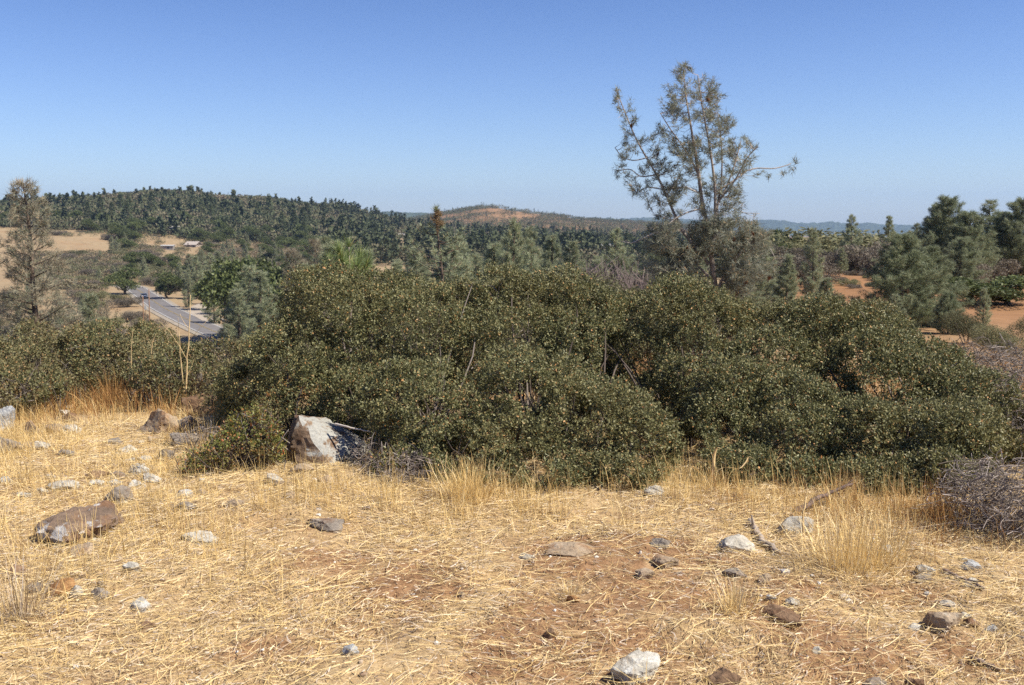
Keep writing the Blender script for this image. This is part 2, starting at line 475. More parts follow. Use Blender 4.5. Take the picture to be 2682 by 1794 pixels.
# ground
BARE = [(640, 565, 75, 26, .9), (690, 590, 50, 16, .7), (400, 590, 50, 22, .75), (515, 640, 45, 22, .85), (840, 645, 50, 20, .95), (760, 600, 60, 22, .5),
        (590, 548, 45, 10, .9), (970, 650, 35, 16, .6), (505, 672, 40, 12, .7), (560, 615, 60, 18, .45), (700, 660, 70, 16, .55), (420, 555, 40, 10, .35), (600, 680, 80, 12, .5)]
BW = []
for bx, by, bw, bh, s in BARE + [(330, 560, 40, 14, .45), (250, 650, 50, 14, .4), (900, 600, 50, 14, .45), (620, 640, 60, 14, .5)]:
    c0 = gpix(bx, by); ex = bw * c0[1] / F; ey = abs(gpix(bx, by - bh)[1] - c0[1])
    BW.append((c0[0], c0[1], ex, ey, s))


def bare(x, y):
    n = fbm(np.asarray(x) / .22, np.asarray(y) / .22, 0, 31, 3)
    r = 0
    for cx, cyy, ex, ey, s in BW:
        d = ((x - cx) / ex) ** 2 + ((y - cyy) / ey) ** 2
        r = np.maximum(r, s * np.exp(-d * .7))
    return np.clip(r * (1.0 + .55 * n), 0, 1)


gm, t, p = mat('ground_soil')
geo = N(t, 'ShaderNodeNewGeometry'); pos = geo.outputs['Position']
a_b = N(t, 'ShaderNodeAttribute', attribute_name='tone').outputs['Fac']        # bare soil by place
n1 = noise(t, 2.2, 8, .65, pos); n2 = noise(t, 22, 8, .7, pos); n3 = noise(t, .05, 5, .6, pos); n4 = noise(t, .4, 10, .78, pos); n5 = noise(t, 90, 4, .7, pos)
soil = ramp(t, [(.25, (.18, .095, .05)), (.5, (.31, .18, .095)), (.75, (.43, .275, .155))], n2).outputs[0]
litter = ramp(t, [(.25, (.29, .195, .105)), (.5, (.48, .345, .19)), (.75, (.62, .485, .295))], n2).outputs[0]
bm = N(t, 'ShaderNodeMath', operation='ADD'); t.links.new(a_b, bm.inputs[0]); t.links.new(n1, bm.inputs[1])
near = mixc(t, litter, soil, ramp(t, [(.45, (0, 0, 0)), (.85, (1, 1, 1))], bm.outputs[0]).outputs[0])
near = mixc(t, near, ramp(t, [(.3, (.7, .7, .7)), (.65, (1, 1, 1))], n5).outputs[0], 1.0, 'MULTIPLY')
gold = ramp(t, [(.3, (.18, .135, .085)), (.5, (.29, .215, .13)), (.75, (.38, .295, .18))], n4).outputs[0]
rust = ramp(t, [(.3, (.18, .098, .05)), (.6, (.29, .16, .08)), (.8, (.36, .24, .13))], n4).outputs[0]
far = mixc(t, gold, rust, ramp(t, [(.5, (0, 0, 0)), (.75, (.5, .5, .5))], n3).outputs[0])
a_r = N(t, 'ShaderNodeAttribute', attribute_name='rusty').outputs['Fac']
far = mixc(t, far, rust, a_r)
fr_ = N(t, 'ShaderNodeVectorMath', operation='LENGTH'); t.links.new(pos, fr_.inputs[0])
fm_ = N(t, 'ShaderNodeMapRange'); fm_.inputs[1].default_value = 760; fm_.inputs[2].default_value = 900; fm_.inputs[4].default_value = .75; t.links.new(fr_.outputs['Value'], fm_.inputs[0])
far = mixc(t, far, rust, fm_.outputs[0])
ln = N(t, 'ShaderNodeVectorMath', operation='LENGTH'); t.links.new(pos, ln.inputs[0])
mr = N(t, 'ShaderNodeMapRange'); mr.inputs[1].default_value = 9; mr.inputs[2].default_value = 24; t.links.new(ln.outputs['Value'], mr.inputs[0])
c = mixc(t, near, far, mr.outputs[0])
t.links.new(c, p.inputs['Base Color']); p.inputs['Roughness'].default_value = .95; p.inputs['Specular IOR Level'].default_value = .1
bp = N(t, 'ShaderNodeBump', Strength=.8, Distance=.02); t.links.new(n2, bp.inputs['Height'])
bp2 = N(t, 'ShaderNodeBump', Strength=.6, Distance=.006); t.links.new(n5, bp2.inputs['Height']); t.links.new(bp.outputs[0], bp2.inputs['Normal'])
t.links.new(bp2.outputs[0], p.inputs['Normal'])

# ------------------------------------------------------------------ terrain mesh
A = np.concatenate([np.arange(-180, -36, 4), np.arange(-36, 36, .22), np.arange(36, 180, 4)]) * math.pi / 180
R = np.concatenate([[.05, .3, .7, 1.1, 1.5, 1.9, 2.2], np.arange(2.4, 10, .028), 10 * 1.028 ** np.arange(0, 232)])
R = R[R < 5600]
AA, RR = np.meshgrid(A, R)
X, Y = RR * np.sin(AA), RR * np.cos(AA)
Z = ground(X, Y)
nr, na = X.shape
idx = np.arange(nr * na).reshape(nr, na)
q = np.stack([idx[:-1, :], np.roll(idx, -1, 1)[:-1, :], np.roll(idx, -1, 1)[1:, :], idx[1:, :]], -1).reshape(-1, 4)[:, ::-1]
tone = np.where(RR < 14, bare(X, Y), .0)
me = mesh('ground', np.stack([X, Y, Z], -1).reshape(-1, 3), [q], gm, True, tone.ravel())
at_ = me.attributes.new('rusty', 'FLOAT', 'POINT')
U = X / np.maximum(Y, 1e-3)
rusty = np.clip((U - .2) / .08, 0, 1) * np.clip((RR - 16) / 26, 0, 1) * (RR < 250) * (Y > 0)
at_.data.foreach_set('value', rusty.ravel().astype(np.float32))
tag(obj('ground', me), 'dry stony ground falling away to a wooded valley', 'ground', kind='structure')

# ------------------------------------------------------------------ distant ridges
ridge_m = plain('far_wooded_slope', (.055, .07, .045), .9, .05, .5, .02)
def ridge(pts, Y0, depth, zb, seed, label):
    px = np.linspace(pts[0][0] - 20, pts[-1][0] + 20, 420)
    top = np.array([at(a, np.interp(a, [q[0] for q in pts], [q[1] for q in pts]), Y0)[2] for a in px])
    xs = (px - 512) / F * Y0
    top += (fbm(xs / 260, 0, 0, seed, 4) * 9 + vn(xs / 30, 0, 0, seed + 5) * 2) * Y0 / 6000
    rows = [(0, 0)] + [(f, 1 - ((.5 - f) / .5) ** 2) for f in np.linspace(.06, .5, 14)] + [(.62, .9), (1, 0)]
    V = []
    for fr, hh in rows:
        yy = Y0 - depth / 2 + depth * fr
        V.append(np.stack([xs * yy / Y0, np.full_like(xs, yy) + fbm(xs / 300, fr * 3, 0, seed + 2) * 60, zb + (top - zb) * hh + vn(xs / 22, fr * 40, 0, seed + 8) * 5 * Y0 / 6000 * min(1, hh * 2)], 1))
    n = len(px); idx = np.arange(n * len(rows)).reshape(len(rows), n)
    q = np.stack([idx[:-1, :-1], idx[:-1, 1:], idx[1:, 1:], idx[1:, :-1]], -1).reshape(-1, 4)
    tag(obj('distant_ridge', mesh('distant_ridge', np.concatenate(V), [q], ridge_m, False)), label, 'ridge', kind='structure')
ridge([(360, 215), (385, 211.5), (410, 213), (440, 213.5), (470, 217), (560, 216.5), (600, 217), (640, 218.5), (700, 220)], 4600, 900, -90, 11, 'blue wooded ridge in the gap between the two hills')
ridge([(640, 219), (700, 221), (760, 221.5), (815, 222), (870, 224.5), (940, 225), (1040, 226)], 7200, 1800, -140, 23, 'low blue ridge on the horizon behind the right hand pines')

# ------------------------------------------------------------------ haze
hz = MB(); hz.box((0, 4500, 60), (16000, 13000, 460))
hm = bpy.data.materials.new('haze_air'); hm.use_nodes = True; t = hm.node_tree; t.nodes.clear()
out = t.nodes.new('ShaderNodeOutputMaterial'); pv = t.nodes.new('ShaderNodeVolumePrincipled')
pv.inputs['Color'].default_value = (.45, .66, 1.0, 1); pv.inputs['Density'].default_value = 7.5e-5; pv.inputs['Anisotropy'].default_value = .1
t.links.new(pv.outputs[0], out.inputs['Volume'])
tag(obj('haze', hz.build('haze', hm)), 'thin blue air over the valley and the far hills', 'haze', kind='stuff')

# ------------------------------------------------------------------ road
def strip(P, off0, off1, dz):
    P = np.asarray(P); tdir = nrm(np.gradient(P[:, :2], axis=0)); nn = np.stack([-tdir[:, 1], tdir[:, 0]], 1)
    a = np.c_[P[:, :2] + nn * off0, P[:, 2] + dz]; b = np.c_[P[:, :2] + nn * off1, P[:, 2] + dz]
    n = len(P); i = np.arange(n - 1)
    return np.concatenate([a, b]), np.stack([i, i + 1, n + i + 1, n + i], 1)[:, ::-1]
tt = np.arange(len(ROAD)); ts = np.linspace(0, len(ROAD) - 1, 80)
RP = np.stack([np.interp(ts, tt, ROAD[:, k]) for k in range(3)], 1)
for _ in range(6): RP[1:-1] = (RP[:-2] + 2 * RP[1:-1] + RP[2:]) / 4
asph = plain('asphalt', (.15, .14, .138), .85, .3, .25, .6)
grav = plain('pale_shoulder_gravel', (.27, .235, .19), .95, .1, .3, .9)
paint_w = plain('white_line_paint', (.46, .46, .45), .7, .3, .12, 3)
paint_y = plain('yellow_line_paint', (.26, .19, .06), .7, .3, .12, 3)
mb = MB(); mb.add(*strip(RP, -4.8, 4.6, .10)); tag(obj('road_shoulder', mb.build('road_shoulder', grav)), 'pale gravel shoulder along the valley road', 'road shoulder', kind='structure')
mb = MB(); mb.add(*strip(RP, -3.4, 3.4, .14)); road = tag(obj('road', mb.build('road', asph)), 'two lane asphalt road running down the valley', 'road', kind='structure')
mb = MB(); mb.add(*strip(RP, -3.2, -3.0, .16)); mb.add(*strip(RP, 3.0, 3.2, .16)); obj('edge_line', mb.build('edge_line', paint_w), road)
mb = MB(); mb.add(*strip(RP, -.22, -.10, .16)); mb.add(*strip(RP, .10, .22, .16)); obj('centre_line', mb.build('centre_line', paint_y), road)
dp = [gpix(214, 321), gpix(205, 316), gpix(197, 312), gpix(200, 308), gpix(206, 305), gpix(214, 303)]
dp = np.array(dp); ts = np.linspace(0, len(dp) - 1, 24)
dp = np.stack([np.interp(ts, np.arange(len(dp)), dp[:, k]) for k in range(3)], 1)
for _ in range(4): dp[1:-1] = (dp[:-2] + 2 * dp[1:-1] + dp[2:]) / 4
V, Q = strip(dp, -2.6, 2.6, 0); V[:, 2] = ground(V[:, 0], V[:, 1]) + .18
mb = MB(); mb.add(V, Q); tag(obj('dirt_track', mb.build('dirt_track', plain('dirt_track_soil', (.33, .285, .235), .95, .1, .2, 1))), 'pale dirt track leaving the road', 'track', kind='structure')

# car, coming along the far lane
def car(px, py):
    d = ray(px, py); Yc = (-21.85 - CAMZ) / d[2] * d[1]; c0 = np.array([d[0] / d[1] * Yc, Yc, -21.85])
    k = np.argmin(np.hypot(RP[:, 0] - c0[0], RP[:, 1] - c0[1])); tg = RP[k + 1] - RP[k - 1]; a = math.atan2(tg[1], tg[0])
    e = link(bpy.data.objects.new('car', None)); e.location = c0; e.rotation_euler = (0, 0, a)
    tag(e, 'small dark car with a pale bonnet on the valley road', 'car')
    body_p = [(-2.15, .35), (2.15, .35), (2.2, .6), (2.1, .85), (1.1, .98), (.5, 1.42), (-1.1, 1.45), (-1.75, 1.0), (-2.2, .92)]
    mb = MB(); mb.prism(body_p, -.85, .85); body = obj('body', mb.build('body', plain('car_paint', (.10, .12, .15), .3, .5, .05, 2)), e)
    mb = MB(); mb.add([[2.12, -.8, .86], [2.12, .8, .86], [1.1, .8, 1.0], [1.1, -.8, 1.0]], [[0, 1, 2, 3]]); obj('bonnet', mb.build('bonnet', plain('pale_paint', (.6, .62, .64), .35, .5, .05, 2)), e)
    gl = plain('car_glass', (.03, .035, .04), .08, .6, .1, 2)
    mb = MB(); mb.add([[1.06, -.72, 1.03], [1.06, .72, 1.03], [.56, .66, 1.40], [.56, -.66, 1.40]], [[0, 1, 2, 3]]); obj('windscreen', mb.build('windscreen', gl), e)
    for s in (-1, 1):
        mb = MB(); yy = s * .856; mb.add([[.9, yy, 1.02], [.45, yy, 1.36], [-1.05, yy, 1.38], [-1.5, yy, 1.02]], [[0, 1, 2, 3]]); obj('side_window', mb.build('side_window', gl), e)
        mb = MB(); mb.box((2.17, s * .6, .68), (.1, .32, .16)); obj('headlight', mb.build('headlight', plain('lamp_lens', (.75, .76, .75), .2, .5, .05, 2)), e)
        for xx in (-1.3, 1.3):
            mb = MB(); mb.tube([(xx, s * .66, .32), (xx, s * .76, .32), (xx, s * .88, .32)], [.32, .33, .30], 14); obj('wheel', mb.build('wheel', plain('tyre_rubber', (.03, .03, .03), .8, .2, .1, 5)), e)
car(144, 298.3)

post_m = plain('weathered_post', (.26, .15, .09), .9, .1, .3, 3)
for px, pyt, pyb, lab in ((142.8, 296, 309.5, 'shorter brown wooden post in front of the road, left of the white marker'), (148.8, 289, 308.5, 'taller brown wooden post in front of the road, right of the white marker')):
    Yp = 196.0; b = at(px, pyb + 2, Yp); tp = at(px, pyt, Yp); b[2] = min(b[2], gz(b[0], b[1]) - .2)
    mb = MB(); mb.tube([b, (b + tp) / 2, tp], [.11, .10, .09], 8)
    tag(obj('wooden_post', mb.build('wooden_post', post_m, True)), lab, 'post', 'wooden posts beside the road')
Yp = 195.0; b = at(145.6, 311, Yp)
e = link(bpy.data.objects.new('roadside_marker', None)); e.location = (b[0], b[1], gz(b[0], b[1])); tag(e, 'small white marker standing between the two posts', 'marker')
zt = at(145.6, 306.0, Yp)[2] - e.location.z
mb = MB(); mb.tube([(0, 0, -.2), (0, 0, zt - .4), (0, 0, zt - .3)], [.05, .05, .05], 8); obj('pole', mb.build('pole', post_m), e)
mb = MB(); mb.box((0, 0, zt - .35), (.42, .12, .8)); obj('panel', mb.build('panel', paint_w), e)

# ------------------------------------------------------------------ houses
HOUSES = []
def house(px, py, Y, w, d, h, rz, wallc, roofc, label, roofh=1.2):
    c0 = at(px, py, Y); z0 = gz(c0[0], c0[1])
    e = link(bpy.data.objects.new('house', None)); e.location = (c0[0], c0[1], max(z0, c0[2] - h)); HOUSES.append((px, py, Y, w * F / Y / 2 + 1)); e.rotation_euler = (0, 0, rz)
    tag(e, label, 'house', 'houses at the foot of the hill')
    mb = MB(); mb.box((0, 0, h / 2 - 2), (w, d, h + 4)); mb.prism([(-w / 2, h), (w / 2, h), (0, h + roofh * .98)], -d / 2, d / 2) if d > w else mb.box((0, 0, h + .05), (w * .9, d * .5, .12))
    obj('wall', mb.build('wall', plain('house_wall', wallc, .8, .2, .08, 1)), e)
    mb = MB(); o = .45
    V = np.array([[-w / 2 - o, -d / 2 - o, h], [w / 2 + o, -d / 2 - o, h], [w / 2 + o, 0, h + roofh], [-w / 2 - o, 0, h + roofh], [-w / 2 - o, d / 2 + o, h], [w / 2 + o, d / 2 + o, h]])
    V2 = V.copy(); V2[:, 2] += .22
    mb.add(np.concatenate([V, V2]), [[0, 1, 2, 3], [3, 2, 5, 4], [6, 9, 8, 7], [9, 10, 11, 8], [0, 6, 7, 1], [4, 5, 11, 10], [0, 3, 9, 6], [3, 4, 10, 9], [1, 7, 8, 2], [2, 8, 11, 5]])
    obj('roof', mb.build('roof', plain('house_roof', roofc, .8, .2, .1, 1)), e)
    gl = plain('house_glass', (.05, .055, .06), .15, .5, .1, 1)
    for k in range(max(1, int(w // 3.5))):
        x = (k + .5) * w / max(1, int(w // 3.5)) - w / 2
        mb = MB(); mb.box((x + .5, -d / 2 - .03, h * .55), (1.2, .08, 1.1)); obj('window', mb.build('window', gl), e)
    mb = MB(); mb.box((-w * .3 + .9, -d / 2 - .03, 1.05), (1.0, .08, 2.1)); obj('door', mb.build('door', plain('house_door', (.25, .2, .16), .7, .2, .1, 1)), e)
W_ = (.30, .29, .275)
house(149.5, 240.0, 660, 4, 4, 2.6, .2, W_, (.36, .36, .36), 'small white shed under dark oaks beside the straw field, leftmost building')
house(172, 241, 655, 10, 6, 3, -.1, W_, (.36, .355, .34), 'long white house with a dark tree at its left end')
house(180, 236.5, 690, 4, 4, 2.4, .1, W_, (.33, .35, .36), 'tiny white outbuilding just behind the long white house', .6)
house(168, 247.5, 560, 6.5, 3, 2.2, .05, W_, (.40, .40, .39), 'low white trailer alone in the brush below the other houses', .4)
house(193.5, 249.0, 600, 8, 6, 1.0, -.35, (.34, .29, .25), (.40, .35, .31), 'low house with a broad pinkish pale roof, right of the white ones', 2.0)
house(400, 241.5, 820, 10, 6, 2.6, .1, (.34, .32, .285), (.27, .26, .25), 'cream house with a grey roof among trees below the second hill', 1.5)
house(607, 246, 700, 8, 5, 2.0, .3, W_, (.38, .37, .36), 'white roofed cabin half hidden by grey pines in the middle distance', 1.3)
# ------------------------------------------------------------------ tree builders (one of each kind, then copied)
def pine_meshes(seed, H, Rm, ntuft, nn, NL, NW, nbr, mneed, mbark, shape=.75, bare_low=.08, droop=.1, top_taper=.02):
    rng = np.random.default_rng(seed)
    tr = MB(); lean = rng.normal(0, .02, 2) * H
    tz = np.linspace(0, 1, 9)
    P = np.stack([lean[0] * tz ** 2 + rng.normal(0, .012, 9) * H * tz * .4, lean[1] * tz ** 2 + rng.normal(0, .012, 9) * H * tz * .4, tz * H * .97 - .3 * (tz == 0)], 1)
    r0 = H * .017
    tr.tube(P, r0 * (1 - tz) ** .8 + .012, 7)
    c, d = [], []
    for k in range(nbr):
        tb = bare_low + (1 - bare_low) * ((k + rng.random()) / nbr) ** 1.08
        tb = min(tb, .97)
        r = Rm * min(1, (tb + .12) / .34) * (1 - tb) ** shape * rng.uniform(.6, 1.15) + .04 * H * .3
        az = k * 2.399 + rng.normal(0, .4)
        b0 = np.array([np.interp(tb, tz, P[:, j]) for j in range(3)])
        up = rng.uniform(.05, .55) + .5 * tb
        v = np.array([math.cos(az), math.sin(az), up]); v /= np.linalg.norm(v)
        b1 = b0 + v * r
        bp_ = bez(b0, b1, np.array([0, 0, -r * droop]), 4)
        tr.tube(bp_, np.array([1, .8, .55, .3]) * r0 * .33 * (1 - tb * .6), 4)
        m = max(2, int(ntuft / nbr * (.12 + 1.55 * r / Rm)))
        s = rng.uniform(.25, 1.0, m) ** .7
        pt = np.stack([np.interp(s, np.linspace(0, 1, 4), bp_[:, j]) for j in range(3)], 1)
        off = rng.normal(0, .11, (m, 3)) * r * (1.3 - s)[:, None] * 1.2 + rng.normal(0, .03, (m, 3)) * H * .25
        pt = pt + off
        pd = nrm(v[None] * .6 + rng.normal(0, .45, (m, 3)) + [0, 0, .25])
        c.append(pt); d.append(pd)
    c = np.concatenate(c); d = np.concatenate(d)
    cc = np.repeat(c, nn, 0); dd = nrm(np.repeat(d, nn, 0) + rng.normal(0, .55, (len(cc), 3)) + [0, 0, -.05])
    cc = cc + rng.normal(0, .03, cc.shape)
    V, T = needles(cc, dd, rng.uniform(.7, 1.2, len(cc)) * NL, NW, rng)
    return tr.build('trunk', mbark, True), mesh('crown', V, [T], mneed)


def oak_meshes(seed, H, Rm, n, mleaf, mbark, LS=.30, trunk=.16, flat=.8):
    rng = np.random.default_rng(seed)
    tr = MB(); tr.tube([(0, 0, -.5), (.05 * H * rng.normal(), 0, H * trunk), (.02 * H, .02 * H, H * .45)], [H * .035, H * .028, H * .015], 8)
    cs, rs = [], []
    for k in range(13):
        a = k * 2.399; rr = Rm * .62 * math.sqrt((k + .3) / 13)
        z = H * (.2 + .55 * (1 - (rr / Rm) ** 2) * ((k * .618) % 1))
        cs.append((rr * math.cos(a), rr * math.sin(a), z)); rs.append(Rm * rng.uniform(.36, .5))
        tr.tube(bez((0, 0, H * trunk), (rr * math.cos(a) * .9, rr * math.sin(a) * .9, z), (0, 0, -.04 * H), 4), np.array([.016, .011, .007, .003]) * H, 5)
    cs, rs = np.array(cs), np.array(rs)
    k = rng.integers(0, 13, n); dr = rdir(n, rng); dr[:, 2] = np.where(dr[:, 2] < -.35, -dr[:, 2], dr[:, 2])
    rad = rs[k] * (1 + .25 * fbm(dr[:, 0] * 2.5 + k, dr[:, 1] * 2.5, dr[:, 2] * 2.5, seed, 2)) * rng.uniform(.55, 1.05, n) ** .5
    c = cs[k] + dr * rad[:, None] * [1, 1, flat]
    keep = vn(c[:, 0] / (H * .07), c[:, 1] / (H * .07), c[:, 2] / (H * .07), seed) > -.45
    c, dr = c[keep], dr[keep]
    V, T = kites(c, nrm(dr * .5 + rdir(len(c), rng)), LS * rng.uniform(.6, 1.3, len(c)), LS * .75, .15, rng)
    return tr.build('trunk', mbark, True), mesh('crown', V, [T], mleaf)


def conifer_meshes(seed, H, Rm, n, mleaf, mbark):
    rng = np.random.default_rng(seed)
    tr = MB(); tr.tube([(0, 0, -.5), (0, 0, H * .5), (0, 0, H * .98)], [H * .018, H * .01, .03], 6)
    t_ = rng.uniform(.06, 1, n) ** 1.15
    lay = np.round(t_ * 16) / 16 + rng.normal(0, .012, n)
    a = rng.uniform(0, 2 * math.pi, n); lob = 1 + .3 * np.sin(a * 3 + np.round(t_ * 16) * 2.1)
    rr = Rm * (1 - t_) ** .85 * lob * rng.uniform(.25, 1, n) ** .5 + .1
    c = np.stack([rr * np.cos(a), rr * np.sin(a), lay * H - rr * .18], 1)
    d = nrm(np.stack([np.cos(a), np.sin(a), -.1 + .3 * rng.normal(size=n)], 1) + .5 * rng.normal(size=(n, 3)))
    V, T = kites(c, d, H * .05 * rng.uniform(.6, 1.4, n), H * .024, .1, rng)
    return tr.build('trunk', mbark, True), mesh('crown', V, [T], mleaf)


def brush_meshes(seed, H, Rm, n, mleaf, LS=.105):
    rng = np.random.default_rng(seed)
    st = MB()
    k = 9; cs = np.c_[rng.normal(0, .45, (k, 2)) * Rm, rng.uniform(.35, .72, k) * H]; rs = rng.uniform(.28, .45, k)
    for q in cs:
        st.tube(bez((rng.normal() * .1, rng.normal() * .1, -.1), q, rng.normal(0, .1, 3) * H, 4), np.array([.02, .014, .01, .006]) * H, 4)
    i = rng.integers(0, k, n); dr = rdir(n, rng)
    c = cs[i] + dr * (rs[i] * rng.uniform(.4, 1.1, n) ** .6)[:, None] * [Rm, Rm, H * .8]
    c = c[c[:, 2] > .02]
    V, T = kites(c, nrm(rdir(len(c), rng) + [0, 0, .4]), LS * rng.uniform(.6, 1.4, len(c)), LS * .5, .15, rng)
    return st.build('branches', M['twig']), mesh('foliage', V, [T], mleaf)


def twig_meshes(seed, H, Rm, n, m):
    rng = np.random.default_rng(seed); st = MB()
    for q in range(n):
        a = rng.uniform(0, 6.283); r = Rm * math.sqrt(rng.random())
        b = np.array([r * math.cos(a), r * math.sin(a), H * rng.uniform(.35, 1) * (1 - .4 * (r / Rm) ** 2)])
        s = b * rng.uniform(0, .55) * [1, 1, .9] + rng.normal(0, .05, 3) * H * .3
        if q < n * .1: s = np.array([rng.normal() * .05 * Rm, rng.normal() * .05 * Rm, -.05])
        st.tube(bez(s, b, rng.normal(0, .12, 3) * H, 4), np.array([1, .8, .6, .3]) * H * (.011 if q < n * .1 else .005), 3)
    return st.build('branches', m)


VAR = {
    'pine': [pine_meshes(100 + i, 6.0, R_, nt_, 11, .22, .019, 64, M['pine'], M['bark'], sh, bl) for i, (R_, nt_, sh, bl) in enumerate(((1.6, 2300, .78, .03), (1.35, 1700, .66, .06), (1.9, 2300, .8, .02), (1.2, 1300, .6, .10)))],
    'fullpine': [pine_meshes(140 + i, 4.0, 1.7, 4600, 12, .15, .013, 110, M['fullp'], M['bark'], .55, .02) for i in range(2)],
    'drypine': [pine_meshes(150 + i, 7.0, 1.95, 2000, 9, .24, .017, 72, M['drypine'], M['bark'], .62, .04, .02) for i in range(2)],
    'oak': [oak_meshes(200 + i, 8.0, 4.0 - .4 * i, 5200, M['oak'], M['bark'], .30, .12) for i in range(3)],
    'conif': [conifer_meshes(300 + i, 14.0, 2.7 + .4 * i, 1700, M['conif'], M['bark']) for i in range(3)],
    'brush': [brush_meshes(400 + i, 1.8, 1.6, 7500, M['brush']) for i in range(3)],
    'gbrush': [brush_meshes(430 + i, 1.8, 1.6, 7500, M['gbrush']) for i in range(3)],
    'nbrush': [brush_meshes(480 + i, 1.8, 1.6, 20000, M['gbrush'], .05) for i in range(2)],
    'twigs': [(twig_meshes(460 + i, 3.0, 1.2, 420, M['purple']),) for i in range(2)],
}
BASEH = {'pine': 6, 'fullpine': 4, 'drypine': 7, 'oak': 8, 'conif': 14, 'brush': 1.8, 'gbrush': 1.8, 'nbrush': 1.8, 'twigs': 3}
NAMES = {'pine': ('pine_tree', 'pine tree'), 'fullpine': ('pine_tree', 'pine tree'), 'drypine': ('pine_tree', 'pine tree'), 'oak': ('oak_tree', 'oak tree'), 'conif': ('conifer_tree', 'conifer'),
         'brush': ('shrub', 'shrub'), 'gbrush': ('shrub', 'shrub'), 'nbrush': ('shrub', 'shrub'), 'twigs': ('dead_shrub', 'dead shrub')}
PLACED = []


def plant(kind, x, y, h, label, group=None, wide=1.0, var=None, sink=.1, rot=None):
    v = VAR[kind]; ms = v[(var if var is not None else random.randrange(len(v))) % len(v)]
    nm, cat = NAMES[kind]
    s = h / BASEH[kind]
    e = link(bpy.data.objects.new(nm, None))
    e.location = (x, y, gz(x, y) - sink); e.rotation_euler = (0, 0, rot if rot is not None else random.uniform(0, 6.28)); e.scale = (s * wide, s * wide, s)
    tag(e, label, cat, group)
    for m in ms: obj(m.name.split('.')[0], m, e)
    PLACED.append((x, y)); return e


def plant_px(kind, px, pyt, Y, label, group=None, wide=1.0, var=None, rot=None):
    p = at(px, pyt, Y); x = p[0]
    h = max(.8, p[2] - gz(x, Y) + .1)
    return plant(kind, x, Y, h, label, group, wide, var, .1, rot)


# --- salient trees, each by where it stands
plant_px('drypine', 28, 175, 45, 'tall sparse browning pine at the left edge, its tip above the hill', wide=1.0, var=0)
plant_px('pine', 85, 292, 60, 'small green pine in brown brush, right of the browning pine', wide=1.2)
plant_px('oak', 123, 261, 318, 'round dark green oak at the left side of the road where it vanishes', wide=1.25, var=0)
plant_px('gbrush', 118, 294, 290, 'low bright green bush below the roadside oak', wide=1.3)
plant_px('oak', 168, 264, 300, 'dark oak on the right side of the road opposite the roadside oak', wide=1.1, var=1)
plant_px('oak', 160, 272, 330, 'small oak just behind the right roadside oak', wide=.8, var=2)
plant_px('oak', 205, 271, 262, 'dark oak above the pale dirt track', wide=.85, var=1)
plant_px('pine', 213, 288, 228, 'short pale green pine at the end of the dirt track', wide=1.3, var=2)
plant_px('pine', 187, 268, 270, 'slim grey pine left of the oak above the dirt track', wide=.9, var=1)
